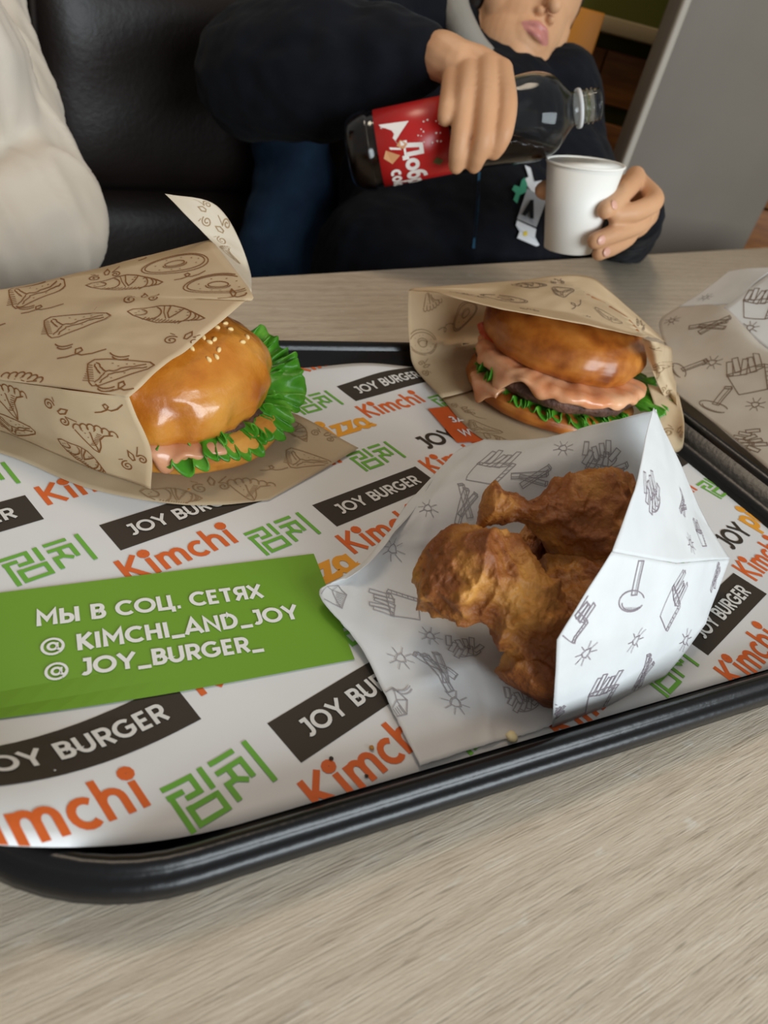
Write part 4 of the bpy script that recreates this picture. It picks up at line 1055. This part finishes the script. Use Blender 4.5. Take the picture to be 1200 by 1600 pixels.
def paint_lips(me, M_, idx=1):
    inv = M_.inverted()
    for p in me.polygons:
        c = inv @ p.center
        if abs(c.x) < .0215 and -.012 < c.y < .02:
            k = math.sqrt(max(0, 1 - (c.x / .0215) ** 2))
            if -.0100 * k ** 1.3 < c.z < .0078 * k ** 1.3 and c.y > -.012: p.material_index = idx
def head_extras(M_, parent, hair_low=-.01):
    for s in (-1, 1):
        e = Soup(); ball(e, (s * .031, -.0290, .0850), .0135, M_); o = obj('eye', pymesh('eye', e.v, e.f), 'eye_white', parent)
        e = Soup(); ball(e, (s * .031, -.0185, .0810), .0052, M_); i_ = obj('iris', pymesh('iris', e.v, e.f), 'eye_dark', o)
    h = Soup(); ball(h, (0, -.100, .092), (.078, .090, .088), M_, 32)
    for s in (-1, 1): ball(h, (s * .058, -.105, .060), (.024, .050, .060), M_)
    ball(h, (0, -.060, .138), (.064, .048, .036), M_); limb(h, [(-.05, -.030, .128), (0, -.012, .132), (.05, -.030, .128)], [.016, .017, .016], M_)
    for s in (-1, 1):
        e = Soup(); limb(e, [(s * .016, -.0085, .1035), (s * .031, -.0100, .1065), (s * .047, -.022, .1025)], [.0022, .0028, .0016], M_); obj('eyebrow', pymesh('eyebrow', e.v, e.f), 'hair', parent)
    obj('hair', grow('hair', h, .004, 4, lambda p: .002 * nz(p, 80, 3)), 'hair', parent)

child = thing('person', 'child in a black hoodie pouring from a bottle into a paper cup', 'person', tuple(Ad(720, 430, .95)))
mouth = Ad(842, 49, .850)
HM = head_frame(mouth, camvec(.40, -.26, .87), camvec(.46, .84, .25))
body = Soup(); head(body, HM)
neck_base = Ad(770, 110, .955)
limb(body, [HM @ Vector((0, -.085, .005)), HM @ Vector((-.004, -.088, -.040)), neck_base], [.047, .043, .055])
sh_r, el_r, wr_r = Ad(612, 5, .885), Ad(392, 120, .745), Ad(668, 88, .668)
sh_l, el_l, wr_l = Ad(866, 150, .945), Ad(950, 398, 1.09), Ad(1002, 332, .740)
limb(body, [neck_base, sh_r], [.05, .04]); limb(body, [neck_base, sh_l], [.05, .04]); limb(body, [neck_base, Ad(745, 230, .96), Ad(720, 420, .99)], [.06, .08, .09])
limb(body, [sh_r, Ad(480, 70, .81), Ad(398, 114, .747)], [.032, .03, .028]); limb(body, [Ad(396, 118, .744), Ad(500, 108, .704), Ad(600, 96, .684), wr_r], [.028, .026, .021, .019]); limb(body, [sh_l, Ad(890, 270, .98), Ad(946, 398, 1.09)], [.032, .026, .022]); limb(body, [Ad(948, 398, 1.09), Ad(976, 364, .92), Ad(1000, 338, .755), wr_l], [.022, .020, .017, .0185])
# hand over the bottle
BA = Ad(545, 243, .662); BT = Ad(936, 163, .636); bax = (BT - BA).normalized(); RB = .0335
def bd(px):                                    # distance of the bottle axis at that column
    return .662 + (.636 - .662) * (px - 545) / (936 - 545)
def H(px, py, dz): return Ad(px, py, bd(px) + dz)
palm = [wr_r, H(690, 88, .0), H(715, 100, -.006)]
limb(body, palm, [.019, .021, .020])
for k, (x, y, d) in enumerate([(707, 116, -.006), (733, 106, -.010), (760, 104, -.012), (783, 112, -.010)]):
    limb(body, [H(680, 84 + k * 2, .002), H((x + 690) / 2, (y + 84) / 2 - 2, d * .5), H(x, y, d)], [.0165, .0150, .0115])
fing = [[(707, 116, -.008), (703, 145, -.030), (699, 168, -.0425), (696, 184, -.0440)],
        [(733, 106, -.012), (727, 150, -.040), (721, 200, -.0450), (716, 235, -.0400), (713, 259, -.0290)],
        [(760, 104, -.014), (760, 155, -.042), (756, 212, -.0460), (748, 240, -.0390), (741, 258, -.0285)],
        [(783, 112, -.012), (792, 158, -.038), (788, 200, -.0440), (780, 223, -.0400), (772, 237, -.0340)]]
for fg in fing:
    n_ = len(fg); limb(body, [H(*q) for q in fg], [.0108, .0094, .0088, .0083, .0074] if n_ == 5 else [.0094, .0088, .0082, .0074])
limb(body, [H(700, 100, .006), H(745, 128, .030), H(775, 165, .046), H(790, 200, .044)], [.014, .012, .0105, .0085])
# hand round the cup
CT, CB = Ad(915, 254, .646), Ad(887, 389, .690)
cax = (CT - CB).normalized()
K = lambda px, py, d: Ad(px, py, d)
limb(body, [wr_l, K(1000, 315, .712), K(985, 300, .700)], [.0185, .0200, .0180])
limb(body, [K(1000, 330, .715), K(990, 345, .712), K(975, 350, .712)], [.018, .018, .015])
f2 = [[(992, 276, .694), (985, 290, .676), (966, 310, .655), (946, 328, .640)],
      [(1000, 288, .696), (1022, 313, .672), (995, 330, .656), (962, 336, .650)],
      [(1002, 330, .700), (1000, 348, .680), (965, 363, .660), (930, 376, .652)],
      [(990, 350, .706), (982, 370, .690), (960, 385, .674), (936, 396, .664)]]
for fg, r0_ in zip(f2, (.0102, .0100, .0096, .0086)):
    limb(body, [K(*q) for q in fg], [r0_, r0_ * .97, r0_ * .92, r0_ * .82])
limb(body, [K(985, 300, .715), K(940, 290, .716), K(890, 294, .705), K(856, 297, .682), K(848, 297, .672)], [.015, .0125, .0105, .0095, .008])
bme = grow('body', body, .0017, 7)
bme.materials.append(MATS['skin']); bme.materials.append(MATS['lips'])
paint_lips(bme, HM)
obj('body', bme, 'skin', child)
head_extras(HM, child)
# fingernails on the cup hand
for (x, y, d), (x2, y2, d2) in (((948, 326, .640), (966, 310, .655)), ((930, 375, .652), (965, 363, .660)), ((937, 395, .664), (960, 385, .674))):
    tip = K(x, y, d); back = K(x2, y2, d2); ax = (tip - back).normalized(); out = -ray(x, y).normalized(); out = (out - ax * out.dot(ax)).normalized()
    out = (out + ax.cross(out) * -.3).normalized()
    nb = Soup(); ball(nb, (0, 0, 0), (.0042, .0052, .0014), frame(tip - ax * .0015 + out * .0070, out, ax.cross(out)), 16)
    obj('fingernail', pymesh('fingernail', nb.v, nb.f), 'nail', child)
# hoodie
ho = Soup()
limb(ho, [sh_r + Vector((0, 0, -.004)), Ad(480, 70, .81), Ad(400, 112, .748)], [.060, .062, .062])
limb(ho, [Ad(392, 122, .742), Ad(440, 112, .722), Ad(500, 108, .704), Ad(580, 98, .686), Ad(652, 88, .668)], [.0605, .066, .066, .050, .0335])
limb(ho, [sh_l, Ad(890, 270, .98), Ad(945, 398, 1.09)], [.062, .056, .048])
limb(ho, [Ad(948, 398, 1.09), Ad(976, 364, .92), Ad(1000, 338, .755)], [.048, .040, .027])
limb(ho, [neck_base + Vector((0, 0, -.015)), sh_r], [.062, .060]); limb(ho, [neck_base + Vector((0, 0, -.015)), sh_l], [.062, .062])
ball(ho, Ad(742, 215, .965), .125); ball(ho, Ad(725, 390, .975), .150); ball(ho, Ad(612, 425, .925), .105); ball(ho, Ad(645, 300, .94), .100)
ball(ho, Ag(690, 520, .70), .15); ball(ho, Ad(855, 300, .97), .095); ball(ho, Ad(860, 420, 1.03), .10)
limb(ho, [Ad(878, 108, .95), Ad(830, 138, .905), Ad(788, 140, .895), Ad(735, 92, .90), Ad(690, -10, .94)], [.026, .020, .018, .026, .034])
hme = grow('hoodie', ho, .005, 6, lambda p: .0035 * nz(p, 26, 4) + .0022 * nz((p.x, p.y * 2, p.z), 60, 7))
# open the cuffs and the neck by keeping the cloth clear of hands: the arms run inside the sleeves
hood = obj('hoodie', hme, 'hoodie', child)
col_ = Soup(); limb(col_, [Ad(800, -75, 1.02), Ad(738, -62, .96), Ad(708, -8, .888), Ad(722, 45, .867), Ad(752, 86, .865), Ad(790, 110, .870)], [.018, .019, .020, .019, .016, .009])
obj('hood_lining', grow('hood_lining', col_, .003, 5), 'hoodie_collar', child)
# chest print, lying on the cloth
hb = bvh(hood)
def cloth_poly(name, px, m, off=.002):
    V = []
    for x, y in px:
        h = hb.ray_cast(CAM, ray(x, y)); p = h[0] if h[0] is not None else Ad(x, y, .85)
        V.append(CAM + (p - CAM) * (1 - off / (p - CAM).length))
    n_ = len(V); c = sum(V, Vector()) / n_
    return obj(name, pymesh(name, V + [c], [(i, (i + 1) % n_, n_) for i in range(n_)]), m, hood, False)
cloth_poly('chest_print', [(820, 258), (829, 262), (834, 284), (846, 282), (856, 290), (858, 302), (838, 308), (824, 290), (815, 283), (826, 276)], 'mark_white', .006)
cloth_poly('chest_print', [(824, 294), (854, 312), (838, 355), (808, 342)], 'mark_grey', .007)
cloth_poly('chest_print', [(829, 312), (834, 312), (834, 342), (828, 341), (828, 326), (821, 338), (815, 335)], 'mark_black', .009)
cloth_poly('chest_print', [(808, 344), (838, 358), (836, 370), (843, 383), (838, 385), (808, 372), (812, 362), (806, 352)], 'mark_white', .006)
cloth_poly('chest_print', [(818, 362), (824, 361), (824, 368), (818, 369)], 'mark_yellow', .008)
cloth_poly('chest_print', [(820, 277), (824, 288), (822, 300), (812, 305), (808, 318), (802, 312), (806, 302), (800, 296), (804, 289), (812, 292), (815, 282)], 'mark_green', .0075)
cloth_poly('zip_line', [(747, 268), (751, 268), (748, 330), (742, 388), (738, 388), (744, 330)], 'mark_blue', .002)

# ------------------------------------------------------------------ second person, only the sleeve is in view
other = thing('person', 'person in a cream sweater with one elbow at the table edge', 'person', tuple(Ad(-150, 330, .72)))
OM = head_frame(Ag(-300, -300, .70), camvec(.5, -.2, .8), camvec(.1, .95, .2))
ob_ = Soup(); head(ob_, OM)
nb2 = OM @ Vector((0, -.09, -.10))
limb(ob_, [OM @ Vector((0, -.085, 0)), nb2], [.05, .055]); limb(ob_, [nb2, Ag(-210, 250, .75)], [.06, .09])
o_sh, o_el, o_wr = Ad(-110, -60, .665), Ad(58, 345, .592), Ad(-260, 420, .50)
limb(ob_, [nb2, o_sh], [.05, .04]); limb(ob_, [o_sh, Ad(-38, 130, .635), Ad(20, 270, .612), Ad(54, 340, .594)], [.035, .034, .033, .032]); limb(ob_, [Ad(56, 345, .590), Ad(-10, 375, .565), Ad(-120, 400, .535), o_wr], [.032, .030, .028, .024])
limb(ob_, [o_wr, o_wr + (o_wr - o_el).normalized() * .06], [.022, .028])
for k in range(5):
    d0 = (o_wr - o_el).normalized(); sd_ = d0.cross(Vector((0, 0, 1))).normalized(); b0 = o_wr + d0 * .065 + sd_ * (.017 * (k - 2))
    limb(ob_, [b0, b0 + d0 * .04 + Vector((0, 0, -.006)), b0 + d0 * (.055 + .008 * (k % 3)) + Vector((0, 0, -.016))], [.010, .0095, .008])
ome = grow('body', ob_, .004, 5); ome.materials.append(MATS['skin']); ome.materials.append(MATS['lips']); paint_lips(ome, OM)
obj('body', ome, 'skin', other); head_extras(OM, other)
sw = Soup()
limb(sw, [o_sh, Ad(-38, 130, .635), Ad(20, 270, .612), Ad(54, 340, .594)], [.070, .060, .056, .056])
limb(sw, [Ad(56, 345, .590), Ad(-10, 375, .565), Ad(-120, 400, .535), o_wr], [.0555, .054, .050, .038])
limb(sw, [Ad(66, 310, .592), Ad(100, 330, .592), Ad(96, 385, .585)], [.036, .030, .030])
ball(sw, Ag(-210, 120, .735), .12); ball(sw, Ag(-210, 420, .73), .13); limb(sw, [nb2 + Vector((0, 0, -.03)), o_sh], [.075, .07])
def folds(p):
    return .005 * nz(p, 18, 9) + .006 * (1 - abs(nz((p.x + p.z * .5, p.y, p.z * .35), 24, 6))) ** 3 + .003 * nz((p.x, p.y, p.z * .4), 45, 3)
obj('sweater', grow('sweater', sw, .0045, 6, folds), 'sweater', other)

# ------------------------------------------------------------------ dark blue cloth lying against the bench
jk = Soup()
for (x, y, g, r) in [(455, 235, .86, .050), (462, 290, .85, .058), (452, 350, .84, .062), (440, 410, .83, .068), (445, 470, .82, .075), (475, 330, .85, .05)]:
    ball(jk, Ag(x, y, g), r)
tag(obj('folded_jacket', grow('folded_jacket', jk, .005, 8, lambda p: .005 * nz(p, 22, 3) + .003 * math.sin(60 * p.x + 4 * nz(p, 12, 1))), 'denim'), 'dark blue cloth garment on bench under the raised black sleeve', 'garment')

# ------------------------------------------------------------------ paper cup
cup = thing('paper_cup', 'white paper cup of foamy drink held above the table edge', 'cup', tuple(CB))
HC = (CT - CB).length; FC = frame(CB, cax, CX)
rt, rb = .0352, .0232
obj('cup_wall', lathe('cup_wall', [(0, .004), (rb - .001, .004), (rb - .0008, .0), (rb, .0002), (rt, HC - .001), (rt - .0006, HC - .001), (rb - .0004, .0055), (0, .0055)], 64, FC), 'cup_paper', cup)
obj('rolled_rim', lathe('rolled_rim', [(rt + .0011 * math.cos(rad(a)), HC - .0005 + .0012 * math.sin(rad(a))) for a in range(0, 361, 45)], 64, FC), 'cup_paper', cup)
zd = HC - .0022; rd_ = rb + (rt - rb) * zd / HC - .0009
obj('drink', lathe('drink', [(0, .0056), (rb - .0009, .0056), (rd_, zd - .0005), (rd_ - .0012, zd), (0, zd + .0004)], 48, FC, lambda p: p + Vector((0, 0, .0006 * nz(p, 200, 2) if p.z > zd - .001 else 0))), 'foam', cup)

# ------------------------------------------------------------------ cola bottle
bot = thing('cola_bottle', 'clear plastic cola bottle with red label held sideways by the child', 'bottle', tuple(BA))
tocam = (CAM - (BA + BT) / 2).normalized(); FBt = frame(BA, bax, tocam); LB = (BT - BA).length; ks = LB / .229
prof = [(0, .006), (.012, .004), (.020, .0), (.029, .003), (.0335, .014), (.0342, .022), (.0322, .027), (.0322, .096), (.0345, .104), (.0335, .122), (.0345, .142), (.0362, .165), (.0352, .178), (.0300, .190), (.0200, .199), (.0150, .204), (.0138, .209), (.0138, .216), (.0134, .2165), (.0134, .229)]
def dense(pr, n=4):
    V = [Vector((a, b)) for a, b in pr]; return [tuple(catmull(V, k / ((len(V) - 1) * n))) for k in range((len(V) - 1) * n + 1)]
dp = [(max(a, 0), b * ks) for a, b in dense(prof)]
shell = dp + [(max(a - .0007, 0), b) for a, b in dp[::-1]][0:1] + [(max(a - .0007, .0001), b + (.0008 if b < .02 else 0)) for a, b in dp[::-1]]
obj('bottle_shell', lathe('bottle_shell', shell, 56, FBt), 'pet', bot)
obj('neck_ring', lathe('neck_ring', [(.0140, .2090 * ks), (.0162, .2094 * ks), (.0165, .2110 * ks), (.0162, .2124 * ks), (.0140, .2128 * ks)], 48, FBt, None, False), 'pet_ring', bot)
for q in (.2185, .2225):
    obj('thread_ridge', lathe('thread_ridge', [(.0133, q * ks - .0008), (.0146, q * ks), (.0133, q * ks + .0008)], 48, FBt, None, False), 'pet', bot)
lab = obj('paper_label', lathe('paper_label', [(.0324, .0285 * ks), (.03275, .0287 * ks), (.03275, .0930 * ks), (.0324, .0932 * ks)], 64, FBt, None, False), 'bottle_red', bot)
def on_label(name, quads, m, lay):
    V = []; Fq = []
    for q in quads:
        i = len(V)
        for p in q:
            a = p[0] / .03275; r = .0331 + lay + (p[2] if len(p) > 2 else 0); V.append(FBt @ Vector((r * math.cos(a), r * math.sin(a) * SGN, p[1])))
        Fq.append(tuple(range(i, i + len(q))))
    o = obj(name, pymesh(name, V, Fq), m, lab, False)
down = -CY
SGN = 1 if (FBt.to_3x3() @ Vector((0, 1, 0))).dot(down) > 0 else -1
def lab_text(s, a0, z0, size, m='label_white'):
    q, wd = text_quads(s, .22, .05); on_label('label_lettering', [[Vector((a0 + p[0] * size, z0 + p[1] * size, p[2])) for p in quad] for quad in q], m, .0002)
lab_text('Добрый', -.002, .052 * ks, .0165); lab_text('cola', .020, .0375 * ks, .0120)
on_label('label_picture', [[(-.020, .033), (-.018, .060), (-.010, .052), (-.004, .046)], [(-.018, .034), (-.004, .046), (.004, .050), (.002, .040)]], 'label_white', .0002)
on_label('label_picture', [[(.002, .036), (.008, .033), (.014, .040), (.008, .048)], [(-.004, .050), (.000, .046), (.004, .052), (.0, .056)]], 'label_gold', .0003)
on_label('label_picture', [[(.016, .080), (.020, .076), (.024, .082), (.020, .086)]], 'label_green', .0002)
dr = random.Random(5)
for k in range(16):
    a = -.016 + .02 * dr.random() + .000; z = .066 + .022 * dr.random(); e = .0006 + .0005 * dr.random()
    on_label('label_dot', [[(a - e, z), (a, z - e), (a + e, z), (a, z + e)]], 'label_white', .0002)
lp = [(max(a - .0012, .0), b + (.001 if b < .02 else 0)) for a, b in dp if b < .206 * ks]
lm = lathe('cola', lp + [(0, lp[-1][1])], 48, FBt)
lb = bmesh.new(); lb.from_mesh(lm); zlev = Ad(838, 226, .632).z
bmesh.ops.bisect_plane(lb, geom=lb.verts[:] + lb.edges[:] + lb.faces[:], plane_co=(0, 0, zlev), plane_no=(0, 0, 1), clear_outer=True)
bmesh.ops.holes_fill(lb, edges=[e for e in lb.edges if e.is_boundary]); bmesh.ops.recalc_face_normals(lb, faces=lb.faces[:])
obj('cola', lb, 'cola', bot)
